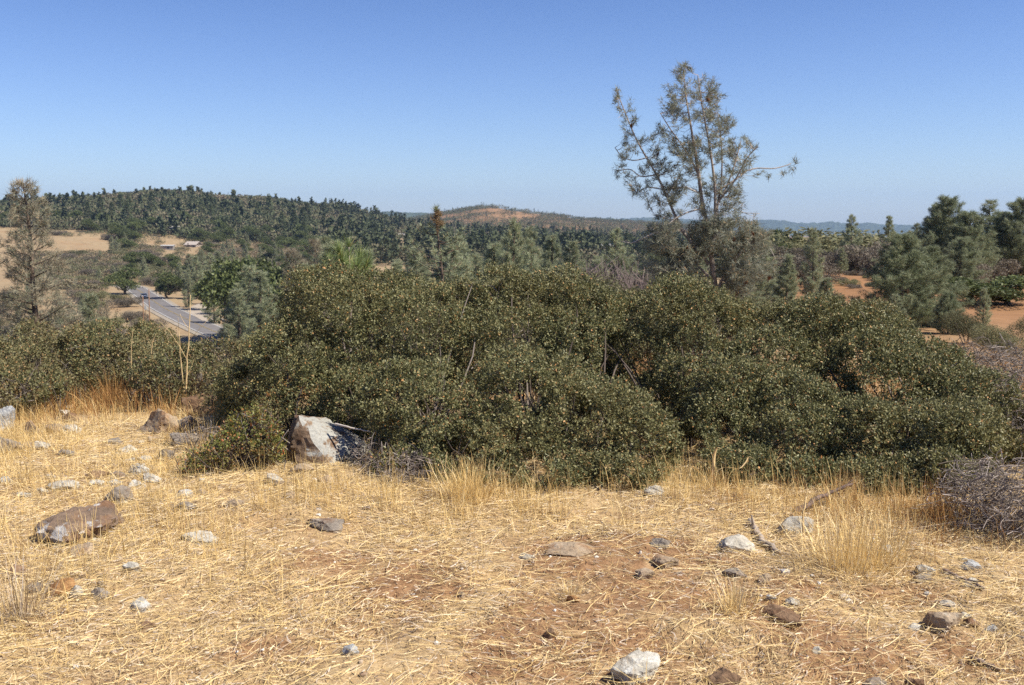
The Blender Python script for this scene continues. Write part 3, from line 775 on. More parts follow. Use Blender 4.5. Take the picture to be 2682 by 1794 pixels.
for i, (px, py, Y, k, l, wd) in enumerate((
        (240, 239, 190, 'oak', 'big dark oak, leftmost of the oak stand in the valley', 1.0), (262, 236, 200, 'oak', 'tallest dark oak in the middle of the valley oak stand', 1.0),
        (283, 238, 185, 'oak', 'dark oak at the right end of the valley oak stand', .95), (272, 256, 165, 'oak', 'lower dark oak in front of the valley oak stand', .8),
        (196, 255, 300, 'pine', 'grey green pine behind the dirt track oak', 1.3), (210, 252, 310, 'pine', 'taller grey pine left of the valley oak stand', 1.3), (222, 258, 280, 'pine', 'broad grey pine touching the left side of the oak stand', 1.4),
        (246, 263, 150, 'pine', 'grey pine in front of the leftmost valley oak', 1.5), (258, 268, 145, 'pine', 'rusty grey pine in front of the tallest valley oak', 1.5), (238, 287, 130, 'pine', 'small pale pine below the valley oak stand', 1.4),
        (296, 246, 70, 'drypine', 'brown tinged pine left of the bright green sapling', 1.0), (310, 236, 75, 'drypine', 'taller brown tipped pine close behind the bright green sapling', .9),
        (325, 232, 78, 'pine', 'slim grey pine directly behind the bright green sapling', 1.0),
        (178, 262, 345, 'pine', 'grey pine right behind the right roadside oak', 1.4), (190, 253, 350, 'pine', 'tall grey pine above the dirt track, leftmost of a row', 1.4), (202, 249, 355, 'pine', 'tallest grey pine in the row behind the dirt track oak', 1.4), (217, 250, 345, 'pine', 'grey pine at the right end of the row behind the dirt track oak', 1.5), (229, 262, 250, 'oak', 'small dark oak left of the valley oak stand', .9),
        (515, 215, 34, 'pine', 'tall thin topped pine in the middle, under the golden hill', .75), (533, 236, 36, 'pine', 'shorter pine leaning beside the thin topped pine', .95),
        (553, 232, 70, 'pine', 'grey pine right of the thin topped pair', 1.1), (572, 238, 62, 'pine', 'hazy grey pine left of the mauve dead shrubs', 1.2),
        (612, 226, 120, 'pine', 'pine whose tip reaches the far slope left of the tall ragged pine', 1.2), (466, 240, 75, 'pine', 'rounded grey pine right of the dying sapling', 1.2),
        (415, 250, 85, 'pine', 'grey pine between the bright sapling and the dying sapling', 1.3), (395, 258, 95, 'pine', 'squat grey pine right of the bright sapling', 1.4),
        (760, 234, 38, 'pine', 'pale soft pine touching the right side of the tall ragged pine', 1.5), (742, 246, 33, 'pine', 'pale grey pine in front of the tall ragged pine at its lower right', 1.6),
        (788, 252, 36, 'pine', 'drooping grey pine two right of the tall ragged pine', 1.3), (815, 226, 44, 'pine', 'smooth pale pine at the left edge of the orange clearing', 1.0),
        (771, 219, 112, 'oak', 'dark oak crown on the skyline right of the tall ragged pine', .9), (785, 216, 115, 'oak', 'highest dark oak crown on the right skyline', .8), (800, 222, 112, 'oak', 'dark oak crown just left of the blue ridge', .8),
        (777, 236, 95, 'oak', 'low spreading oak in front of the skyline oaks', 1.1),
        (853, 213, 88, 'pine', 'pine with a clear trunk in the orange clearing', 1.0), (842, 247, 84, 'pine', 'small round pine beside the clear trunked pine', 1.5),
        (889, 214, 92, 'pine', 'narrow pine tip behind the big dense pine', 1.0), (826, 222, 120, 'oak', 'dark bush like oak below the blue ridge', .8), (838, 223, 118, 'oak', 'olive oak crown under the blue ridge, left of the clear trunked pine', .7),
        (872, 228, 112, 'gbrush', 'low green thicket between the clear trunked pine and narrow tip', 2.4), (828, 276, 30, 'pine', 'small dark pine below the orange clearing', 1.7),
        (896, 293, 20, 'pine', 'little green sapling at the foot of the big dense pine', 1.3), (885, 300, 19, 'pine', 'feathery sapling left of the little green sapling', 1.4), (985, 287, 33, 'pine', 'thin sapling standing on golden grass at the right', 1.2),
        (905, 234, 31, 'fullpine', 'big dense pine with a dark left side above the scrub', 1.3), (928, 246, 32, 'fullpine', 'right shoulder pine fused to the big dense pine', 1.3), (950, 292, 29, 'fullpine', 'low pale pine at the right foot of the big dense pine', 1.1),
        (953, 196, 66, 'fullpine', 'tallest pine of the right hand skyline group', 1.15), (936, 204, 68, 'fullpine', 'thin tipped pine left of the tallest skyline pine', .9), (970, 211, 64, 'fullpine', 'sloping pine right of the tallest skyline pine', 1.2), (962, 238, 55, 'fullpine', 'lower pine in front of the tallest skyline pine', 1.35),
        (991, 198, 72, 'pine', 'narrow pine with a knobbly top near the right edge', 1.5), (1005, 212, 70, 'fullpine', 'broad pine between the knobbly pine and the right edge', 1.4), (1020, 197, 68, 'fullpine', 'pine cut by the right edge of the picture', 1.1), (1000, 226, 75, 'fullpine', 'dim rounded pine under the knobbly topped pine', 1.5),
        (915, 222, 80, 'pine', 'pine between the narrow tip and the skyline group', 1.2), (980, 226, 82, 'oak', 'dark gap filling oak inside the skyline pine group', .7))):
    plant_px(k, px, py, Y, l, None, wd, i)
for i, (px, py, Y, l, wd) in enumerate(((975, 270, 44, 'wide dark evergreen thicket at the right with a black shaded front', 2.6), (1008, 266, 45, 'dark evergreen thicket at the right edge above golden grass', 2.2))):
    plant_px('oak', px, py, Y, l, None, wd * 1.15, i)
for i, (px, py, Y) in enumerate(((800, 254, 62), (785, 256, 70), (812, 246, 90), (878, 240, 85), (888, 246, 80), (945, 256, 60), (960, 262, 58), (990, 254, 66), (1012, 250, 70), (860, 244, 95), (830, 250, 88), (905, 246, 75), (925, 256, 66))):
    plant_px('brush', px, py, Y, 'low mauve brown brush around the orange clearing', 'brush around the orange clearing', 1.3)
for i, (px, py, Y) in enumerate(((1004, 326, 20), (972, 312, 26))):
    plant_px('nbrush', px, py, Y, 'small olive bush scattered on the golden grass at the right edge', 'bushes on the golden grass', 1.0)
for i, (px, py, Y, l) in enumerate(((592, 252, 40, 'bare mauve shrub, leftmost of four left of the ragged pine'), (608, 248, 42, 'tallest bare mauve shrub left of the ragged pine'), (624, 255, 38, 'bare mauve shrub between the tallest one and the ragged pine'), (638, 258, 36, 'bare mauve shrub nearest the ragged pine'))):
    plant_px('twigs', px, py, Y, l, 'bare mauve shrubs', 1.2)

# --- scattered trees of the middle distance
ROADLOW = ([118, 130, 150, 170, 195, 225, 260], [290, 294, 312, 325, 338, 352, 362])
def blocks_road(x, y, top, r):
    rdd = road_dist(np.array([x]), np.array([y]))[0]
    if rdd < 7 + r: return True
    px, py = project(x, y, top); pr = r * F / y
    if y < 330 and px + pr > 128 and px - pr < 226:
        if py < np.interp(px, *ROADLOW) + 1: return True
    return False


def scatter(n, kinds, pxr, Yr, hr, label, group, mind=3, wide=1.15, field=True, tries=40):
    got = 0
    for _ in range(n * tries):
        if got >= n: break
        px = random.uniform(*pxr); y = math.exp(random.uniform(math.log(Yr[0]), math.log(Yr[1])))
        x = (px - 512) / F * y
        if any((x - a) ** 2 + (y - b) ** 2 < mind ** 2 for a, b in PLACED): continue
        k = random.choice(kinds); h = random.uniform(*hr)
        z = gz(x, y)
        if blocks_road(x, y, z + h, h * .4): continue
        gpy = project(x, y, z)[1]
        if field and px < 112 and 236 < gpy < 256 and y > 400: continue
        tp = project(x, y, z + h)[1]
        if y < 90 and tp < 231: continue
        if any(y < hY and abs(px - hp_) < hw + h * .35 * F / y and tp < hpy + 3 for hp_, hpy, hY, hw in HOUSES): continue
        if 600 < px < 760 and y < 60: continue
        plant(k, x, y, h, label, group, wide); got += 1


scatter(34, ['pine'], (330, 700), (85, 330), (7, 12), 'hazy grey pine in the wood beyond the scrub, below the far hills', 'grey pines of the middle wood', 5, 1.25)
scatter(64, ['pine'], (300, 690), (40, 120), (5, 7.6), 'soft grey pine rising just behind the scrub oak', 'grey pines behind the scrub', 3, 1.45)
scatter(30, ['oak'], (325, 660), (180, 480), (7, 11), 'dark oak among the grey pines of the middle wood', 'oaks of the middle wood', 7)
scatter(34, ['oak'], (-20, 330), (600, 720), (9, 13), 'dark oak in the belt along the foot of the wooded hill', 'oaks at the hill foot', 7, 1.15)
scatter(22, ['conif'], (90, 330), (640, 780), (13, 19), 'dark pointed conifer in the belt along the foot of the wooded hill', 'conifers at the hill foot', 8)
scatter(46, ['conif'], (330, 660), (430, 720), (11, 18), 'dark pointed conifer in the wood below the golden hill', 'conifers below the golden hill', 7)
scatter(45, ['pine'], (95, 300), (330, 590), (3.5, 7), 'small grey pine in the brush between the road and the houses', 'grey pines above the road', 6, 1.5)
scatter(95, ['brush', 'brush', 'gbrush'], (40, 330), (330, 600), (2.2, 3.6), 'mauve brown brush between the road and the houses', 'brush above the road', 4, 1.8)
scatter(70, ['brush', 'brush', 'gbrush'], (-20, 150), (60, 300), (1.8, 3.2), 'brown brush on the slope below the browning pine', 'brush left of the road', 3, 1.5)
scatter(26, ['pine', 'drypine'], (-20, 120), (110, 320), (4, 7), 'greyish pine in brown brush left of the road', 'pines left of the road', 5, 1.3)
scatter(60, ['brush', 'gbrush'], (215, 420), (60, 260), (1.6, 3.0), 'brown brush on the slope right of the road', 'brush right of the road', 3, 1.5)
scatter(36, ['nbrush'], (-20, 330), (16, 45), (.8, 1.5), 'olive brush on the near slope below the rocks', 'brush on the near slope', 1.6, 1.0)
scatter(30, ['nbrush'], (330, 760), (18, 60), (1.2, 2.2), 'olive brush hidden behind the big scrub oak', 'brush behind the scrub oak', 2, 1.0)
scatter(24, ['oak', 'pine', 'gbrush'], (770, 1040), (95, 140), (2.8, 4.6), 'dusky tree along the rim beyond the orange clearing', 'trees along the far rim', 4, 1.4)

scatter(34, ['pine', 'pine', 'oak'], (150, 345), (222, 335), (4.5, 8), 'grey pine or oak of the loose wood right of the road', 'trees right of the road', 4, 1.4)
scatter(26, ['pine', 'oak'], (205, 345), (120, 220), (4, 7), 'tree on the slope below the valley oak stand', 'trees below the oak stand', 4, 1.3)
scatter(36, ['brush', 'brush', 'gbrush'], (770, 900), (45, 88), (.25, .6), 'tiny dry weed on the orange soil of the clearing', 'weeds of the orange clearing', 1.2, 1.3)
scatter(46, ['oak', 'oak', 'pine'], (125, 345), (345, 600), (5, 9), 'dark oak or pine standing in the brush between the road and the wooded hill', 'trees above the road', 6, 1.3)
scatter(22, ['oak'], (110, 340), (590, 660), (8, 12), 'dark oak at the lower edge of the wooded hill', 'oaks at the lower edge of the hill', 7, 1.3)
# --- far woods that read as one mass
def forest(name, label, n, pxr, Yr, hr, conif, clearing=None, nq=70, seed=1, tadd=0.0, flat=.72, cat='forest', Rf=.74):
    rng = np.random.default_rng(seed)
    px = rng.uniform(*pxr, n * 2); y = np.exp(rng.uniform(math.log(Yr[0]), math.log(Yr[1]), n * 2)); x = (px - 512) / F * y
    z = ground(x, y)
    gpx, gpy = project(x, y, z)
    keep = np.ones(len(x), bool)
    if clearing is not None: keep &= ~clearing(gpx, gpy, x, y)
    x, y, z = x[keep][:n], y[keep][:n], z[keep][:n]; n = len(x)
    isc = rng.random(n) < conif(x, y) if callable(conif) else rng.random(n) < conif
    h = rng.uniform(*hr, n) * np.where(isc, 1.35, 1); R_ = np.where(isc, h * .22, h * Rf)
    tone = np.clip(np.where(isc, rng.uniform(0, .3, n), rng.beta(2, 2.2, n)) + tadd + .16 * vn(x / 60, y / 60, 0, seed), 0, 1)
    i = np.repeat(np.arange(n), nq); m = len(i)
    tt_ = rng.uniform(.08, 1, m); a = rng.uniform(0, 6.283, m)
    dr = rdir(m, rng); dr[:, 2] = np.abs(dr[:, 2]) - .25
    co = np.stack([R_[i] * (1 - tt_) * np.cos(a) * rng.uniform(.4, 1, m), R_[i] * (1 - tt_) * np.sin(a) * rng.uniform(.4, 1, m), tt_ * h[i]], 1)
    lump = 1 + .3 * np.sin(dr[:, 0] * 4 + i) * np.cos(dr[:, 1] * 4 + i * 2)
    co2 = dr * (R_[i] * lump * rng.uniform(.6, 1, m) ** .4)[:, None] * [1, 1, flat] + np.stack([0 * h[i], 0 * h[i], h[i] * (.5 if flat > .7 else .3)], 1)
    off = np.where(isc[i][:, None], co, co2)
    c = np.stack([x[i], y[i], z[i]], 1) + off
    d = nrm(nrm(off + 1e-6) * .4 + rng.normal(size=(m, 3)))
    L = h[i] * rng.uniform(.08, .19, m) * (1 if Rf < .8 else 1.5)
    V, T = kites(c, d, L, L * .7, .15, rng)
    tag(obj(name, mesh(name, V, [T], M['forest'], False, np.repeat(tone[i], 4))), label, cat, kind='stuff')


def house_clear(px, py, x, y):
    k = np.zeros(len(x), bool)
    for hp_, hpy, hY, hw in HOUSES: k |= (np.abs(px - hp_) < hw) & (y < hY + 8) & (py < hpy + 22) & (py > hpy - 6)
    return k


def hill_clear(px, py, x, y):
    k = (px < 118) & (py > 236)                      # straw field
    k |= (fbm(x / 26, y / 26, 0, 77, 2) > .62)        # small gaps
    for cx, cyy, rx, ry in ((212, 213, 5, 3), (207, 219, 4, 4), (115, 203, 4, 3), (300, 206, 4, 2), (205, 226, 4, 2), (135, 212, 4, 2)):
        k |= ((px - cx) / rx) ** 2 + ((py - cyy) / ry) ** 2 < 1
    for hp_, hpy, hY, hw in HOUSES: k |= (np.abs(px - hp_) < hw) & (y < hY + 8) & (py < hpy + 18) & (py > hpy - 6)
    return k


forest('hill_forest', 'mixed oak and pine wood covering the long hill on the left', 7000, (-60, 400), (640, 1230), (4.2, 8), lambda x, y: .04 + .12 * (vn(x / 120, y / 120, 0, 50) > .2), hill_clear, 120, 5, -.02, .66, 'forest', .92)


def gold_clear(px, py, x, y):
    k = ((px - 515) / 31) ** 2 + ((py - 214.5) / 6.5) ** 2 < 1 + .5 * vn(x / 30, y / 30, 0, 60)
    k &= ~((((px - 505) / 9) ** 2 + ((py - 214) / 2.2) ** 2) < 1)
    k &= vn(x / 14, y / 14, 0, 66) > -.3
    k |= (((px - 450) / 10) ** 2 + ((py - 219) / 2.6) ** 2 < 1) & (vn(x / 20, y / 20, 0, 61) > -.2)
    k |= (((px - 580) / 14) ** 2 + ((py - 220) / 2.4) ** 2 < 1) & (vn(x / 20, y / 20, 0, 62) > -.1)
    return k


forest('far_hill_forest', 'oak wood around the golden clearing of the second hill', 8600, (380, 760), (1250, 2250), (5, 8.5), .05, gold_clear, 38, 6)
forest('valley_forest', 'dark conifer and oak wood filling the valley below the second hill', 2600, (325, 790), (470, 1250), (7, 12), .4, house_clear, 90, 8)
def brush_clear(px, py, x, y):
    k = (px < 112) & (py > 237) & (py < 253) & (y > 430)
    k |= (road_dist(x, y) < 11)
    k |= fbm(x / 16, y / 16, 0, 78, 2) > .72
    for hp_, hpy, hY, hw in HOUSES: k |= (np.abs(px - hp_) < hw) & (y < hY + 8) & (py < hpy + 9) & (py > hpy - 2)
    return k


forest('valley_brush', 'mauve brown brush covering the valley between road and houses', 5000, (30, 350), (330, 655), (1.4, 2.9), 0, brush_clear, 60, 15, .2, .55, 'brush', 1.15)
def slope_clear(px, py, x, y):
    top = project(x, y, ground(x, y) + 1.6)[1]
    return brush_clear(px, py, x, y) | ((px > 124) & (px < 228) & (top < np.interp(px, *ROADLOW) + 2))
forest('slope_brush', 'brown brush covering the near valley slopes', 3000, (-30, 760), (34, 320), (.8, 1.9), 0, slope_clear, 60, 16, .28, .6, 'brush', 1.0)

# ------------------------------------------------------------------ the tall ragged pine
HY = 30.0
def hp(zx, zy, dy=0.0):
    return at(572.7 + zx * .17045, 38.2 + zy * .17045, HY) + np.array([0, dy, 0])


hx = at(717, 300, HY)[0]
e = link(bpy.data.objects.new('pine_tree', None)); e.location = (hx, HY, gz(hx, HY) - .1)
tag(e, 'tall ragged many stemmed pine standing alone against the sky', 'pine tree')
O = np.array(e.location)
rng = np.random.default_rng(42)
STEMS = [([(845, 1760), (842, 1510), (815, 1300), (790, 1100), (755, 950), (740, 800), (715, 650), (690, 500), (665, 350), (648, 190)], .10, .0),
         ([(815, 1300), (832, 1050), (830, 880), (802, 690), (768, 520), (742, 400), (716, 230)], .055, -.5),
         ([(800, 1330), (760, 1270), (650, 1140), (620, 1080), (560, 930), (500, 800), (440, 700), (370, 570), (320, 440), (262, 290)], .06, .4),
         ([(825, 1250), (850, 1000), (880, 850), (890, 700), (885, 550), (872, 430)], .04, .5),
         ([(840, 1450), (780, 1380), (690, 1300), (600, 1200), (520, 1140)], .045, -.3),
         ([(838, 1500), (900, 1350), (990, 1230), (1080, 1150)], .045, -.5),
         ([(770, 1000), (730, 780), (640, 640), (560, 540), (500, 450)], .035, -.5),
         ([(835, 1000), (905, 880), (960, 740), (1000, 600)], .035, .3),
         ([(840, 900), (930, 850), (1000, 800), (1030, 775), (1100, 757), (1200, 762), (1270, 745), (1312, 730)], .03, .6),
         ([(850, 960), (940, 850), (1010, 700), (1068, 640)], .03, -.4),
         ([(545, 890), (440, 870), (385, 905)], .022, .3), ([(500, 800), (400, 815), (350, 760), (262, 775)], .022, .6),
         ([(440, 700), (360, 720), (290, 700), (250, 640)], .018, .1), ([(640, 1120), (560, 1060), (480, 1040)], .022, -.3)]
DEAD = [([(745, 1000), (660, 1025), (600, 1055), (500, 1130), (400, 1170), (330, 1200), (270, 1188)], .03, -.7),
        ([(755, 915), (660, 875), (560, 880), (490, 870)], .026, -.6), ([(950, 1110), (975, 1085), (1000, 1055)], .02, -.5), ([(900, 980), (1000, 1025), (1080, 1030)], .014, -.3)]
tr = MB(); SP = []
for k, (pl, r, dy) in enumerate(STEMS):
    n = len(pl); P = np.array([hp(a, b, dy * (i / max(1, n - 1))) for i, (a, b) in enumerate(pl)]) - O
    if k == 0: P[0, 2] = -.3
    tt_ = np.linspace(0, n - 1, n * 3); P2 = np.stack([np.interp(tt_, np.arange(n), P[:, j]) for j in range(3)], 1)
    P2[1:-1] = (P2[:-2] + P2[1:-1] * 2 + P2[2:]) / 4
    tr.tube(P2, np.linspace(r, .012, len(P2)), 7); SP.append(P2)
trunk = tr
SPA = np.concatenate(SP)
# twig ends sampled inside the crown outline
def inpoly(px, py, poly):
    ins = np.zeros(len(px), bool); n = len(poly)
    for i in range(n):
        (x1, y1), (x2, y2) = poly[i], poly[(i + 1) % n]
        ins ^= ((y1 > py) != (y2 > py)) & (px < (x2 - x1) * (py - y1) / (y2 - y1 + 1e-9) + x1)
    return ins


ENV = [(590, 190), (640, 160), (700, 175), (735, 240), (840, 300), (860, 400), (940, 500), (930, 560), (1000, 590), (1060, 620), (1090, 680), (1050, 740), (1020, 800), (1010, 900), (1000, 1000), (1030, 1050), (1120, 1090), (1180, 1200), (1160, 1350), (1100, 1480), (780, 1500), (520, 1460), (420, 1300), (440, 1150), (470, 1040), (500, 980), (470, 930), (540, 880), (560, 800), (520, 700), (480, 620), (470, 500), (500, 440), (545, 430), (550, 330), (530, 310), (560, 230)]
ENVL = [(245, 290), (285, 290), (320, 380), (380, 390), (370, 470), (430, 520), (460, 600), (520, 690), (560, 800), (540, 900), (480, 960), (370, 930), (250, 800), (270, 700), (250, 620), (290, 540), (260, 480), (250, 380)]
ENVR = [(1010, 740), (1100, 740), (1200, 740), (1320, 710), (1320, 760), (1240, 810), (1130, 815)]
twg = MB(); TC, TD = [], []
def fill(poly, n, depth, mind=.0, dens=None):
    qx = rng.uniform(230, 1330, n * 8); qy = rng.uniform(150, 1510, n * 8)
    k = inpoly(qx, qy, poly)
    k &= vn(qx / 75, qy / 75, 0, 91) > -.35
    if dens is not None: k &= rng.random(len(qx)) < dens(qx, qy)
    qx, qy = qx[k][:n], qy[k][:n]
    for a, b in zip(qx, qy):
        end = hp(a, b, rng.normal(0, depth)) - O
        dd = np.linalg.norm((SPA - end) * [1, .6, 1] + [0, 0, 0], axis=1) + np.maximum(0, SPA[:, 2] - end[2] + .15) * 1.2
        s = SPA[np.argmin(dd)]; L = np.linalg.norm(end - s)
        if L > 2.2 or L < .05: s = end - nrm((end - s)[None])[0] * min(max(L, .2), 1.0)
        B = bez(s, end, [0, 0, -.12 * L], 4)
        twg.tube(B, [.009, .007, .005, .003], 3)
        td = nrm((B[-1] - B[-2])[None])[0]
        for f in ([1.0, .8] if L < .5 else [1.0, .86, .7, .55]):
            TC.append(np.array([np.interp(f, np.linspace(0, 1, 4), B[:, j]) for j in range(3)]) + rng.normal(0, .03, 3)); TD.append(td)


fill(ENV, 780, .75, dens=lambda x, y: np.where(y > 1050, 1, .85))
fill([(430, 1080), (1000, 1060), (1180, 1180), (1150, 1500), (520, 1480), (420, 1300)], 430, .9)
fill(ENVL, 170, .35)
fill(ENVR, 13, .1)
for a, b in ((255, 295), (262, 345), (250, 370), (1310, 730), (1290, 770), (1240, 800), (1150, 815), (1070, 640), (1000, 590), (262, 775), (385, 915)):
    for _ in range(3): TC.append(hp(a + rng.normal() * 8, b + rng.normal() * 8) - O); TD.append(nrm(rng.normal(size=(1, 3)))[0])
obj('trunk', trunk.build('trunk', M['hbark'], True), e)
obj('branches', twg.build('branches', M['hbark']), e)
TC, TD = np.array(TC), np.array(TD)
nn_ = 13
cc = np.repeat(TC, nn_, 0) + rng.normal(0, .035, (len(TC) * nn_, 3)); dd = nrm(np.repeat(TD, nn_, 0) * .8 + rng.normal(0, .6, (len(cc), 3)) + [0, 0, -.1])
V, T = needles(cc, dd, rng.uniform(.12, .24, len(cc)), .017, rng)
obj('crown', mesh('crown', V, [T], M['herop']), e)
for pl, r, dy in DEAD:
    n = len(pl); P = np.array([hp(a, b, dy * (i / (n - 1))) for i, (a, b) in enumerate(pl)]) - O
    mb = MB(); mb.tube(P, np.linspace(r, .008, n), 6)
    for i in range(2, n):
        mb.tube([P[i - 1], P[i - 1] + (P[i] - P[i - 1]) * .5 + rng.normal(0, .06, 3), P[i - 1] + (P[i] - P[i - 1]) * .7 + rng.normal(0, .16, 3)], [.008, .006, .003], 4)
    obj('dead_branch', mb.build('dead_branch', M['deadwood'], True), e)


def cone_mesh():
    mb = MB(); n = 8
    for k in range(n):
        for a in range(7):
            th = a * .898 + k * .45; r = .05 * math.sin(math.pi * (k + .8) / (n + .8)); z = -.12 + .15 * k / n
            c0 = np.array([r * .5 * math.cos(th), r * .5 * math.sin(th), z]); o_ = np.array([math.cos(th), math.sin(th), .5])
            s = np.array([-math.sin(th), math.cos(th), 0])
            mb.add([c0 + s * .018, c0 - s * .018, c0 + o_ * r * .9], None, [[0, 1, 2]])
    mb.tube([(0, 0, -.13), (0, 0, -.06), (0, 0, .03)], [.012, .035, .015], 7)
    return mb.build('pine_cone', M['cone'])


cm = cone_mesh()
for k in range(26):
    a = rng.integers(0, len(TC)); q = TC[a]
    o = obj('pine_cone', cm, e, q + np.array([0, 0, -.05])); s = rng.uniform(.8, 1.3); o.scale = (s, s, s); o.rotation_euler = (rng.normal() * .5, rng.normal() * .5, rng.uniform(0, 6))

# ------------------------------------------------------------------ bright green sapling with long needles
Y0 = 12.5; p0 = at(345, 292, Y0)
e = link(bpy.data.objects.new('pine_sapling', None)); e.location = (p0[0], Y0, gz(p0[0], Y0) - .05); O = np.array(e.location)
tag(e, 'bright green pine sapling with long bristling needles behind the scrub', 'pine sapling')
tr = MB(); TC, TD = [], []
base = np.zeros(3); top = at(349, 248, Y0) - O
main = bez((0, 0, -.1), top, (.03, 0, 0), 6); tr.tube(main, np.linspace(.016, .007, 6), 6)
for px, py, dy in ((330, 262, .1), (340, 252, -.2), (349, 247, 0), (360, 256, .2), (367, 264, -.1), (338, 270, .25), (356, 268, -.25), (327, 276, 0), (348, 262, .3), (364, 277, .1), (335, 284, -.2), (352, 281, -.3)):
    b = at(px, py, Y0 + dy) - O; s = main[2] + (main[-1] - main[2]) * rng.uniform(-.3, .6)
    B = bez(s, b, (0, 0, -.04), 4); tr.tube(B, [.014, .011, .009, .006], 5)
    for f in np.linspace(.55, 1, 7):
        TC.append(np.array([np.interp(f, np.linspace(0, 1, 4), B[:, j]) for j in range(3)])); TD.append(nrm((B[-1] - B[-2])[None])[0])
obj('trunk', tr.build('trunk', M['hbark'], True), e)
TC, TD = np.array(TC), np.array(TD); nn_ = 34
cc = np.repeat(TC, nn_, 0); dd = nrm(np.repeat(TD, nn_, 0) * .8 + rng.normal(0, .5, (len(cc), 3)) + [0, 0, .15])
V, T = needles(cc, dd, rng.uniform(.14, .25, len(cc)), .0085, rng)
obj('crown', mesh('crown', V, [T], M['ponder']), e)

# dying sapling with a rusty tip
Y0 = 24.0; p0 = at(443, 285, Y0)
e = link(bpy.data.objects.new('pine_sapling', None)); e.location = (p0[0], Y0, gz(p0[0], Y0) - .05); O = np.array(e.location)
tag(e, 'spindly dying pine sapling with a rusty brown tip', 'pine sapling')
tr = MB(); main = np.array([at(px, py, Y0) - O for px, py in ((444, 330), (443, 283), (441, 262), (438.5, 242), (437, 225), (436, 209))]); main[0, 2] = -.1
tr.tube(main, [.04, .034, .027, .02, .014, .008], 7)
TC, TD, KC = [], [], []
for k in range(46):
    f = rng.uniform(.18, .98); s = np.array([np.interp(f, np.linspace(0, 1, 6), main[:, j]) for j in range(3)])
    L = (1.0 * (1.1 - f) + .06) * (1 if f < .72 else .4); a = rng.uniform(0, 6.283); b = s + np.array([math.cos(a), math.sin(a) * .8, rng.uniform(.0, .7)]) * L
    B = bez(s, b, (0, 0, -.15 * L), 4); tr.tube(B, [.012, .009, .007, .004], 4)
    for g in (1, .85, .65):
        TC.append(np.array([np.interp(g, np.linspace(0, 1, 4), B[:, j]) for j in range(3)])); TD.append(nrm((B[-1] - B[-2])[None])[0]); KC.append(f > .78)
for f in np.linspace(.70, 1, 34):
    TC.append(np.array([np.interp(f, np.linspace(0, 1, 6), main[:, j]) for j in range(3)])); TD.append(np.array([0, 0, 1.])); KC.append(f < .95)
obj('trunk', tr.build('trunk', M['bark'], True), e)
TC, TD, KC = np.array(TC), np.array(TD), np.array(KC)
for nm, sel, mm in (('crown', ~KC, M['pine']), ('rusty_tip', KC, M['tip'])):
    nk = 10 if nm == 'rusty_tip' else 26; cc = np.repeat(TC[sel], nk, 0); dd = nrm(np.repeat(TD[sel], nk, 0) * .8 + rng.normal(0, .55, (len(cc), 3)))
    V, T = needles(cc, dd, rng.uniform(.1, .2, len(cc)) * (.6 if nm == 'rusty_tip' else 1), .015, rng); obj(nm, mesh(nm, V, [T], mm), e)
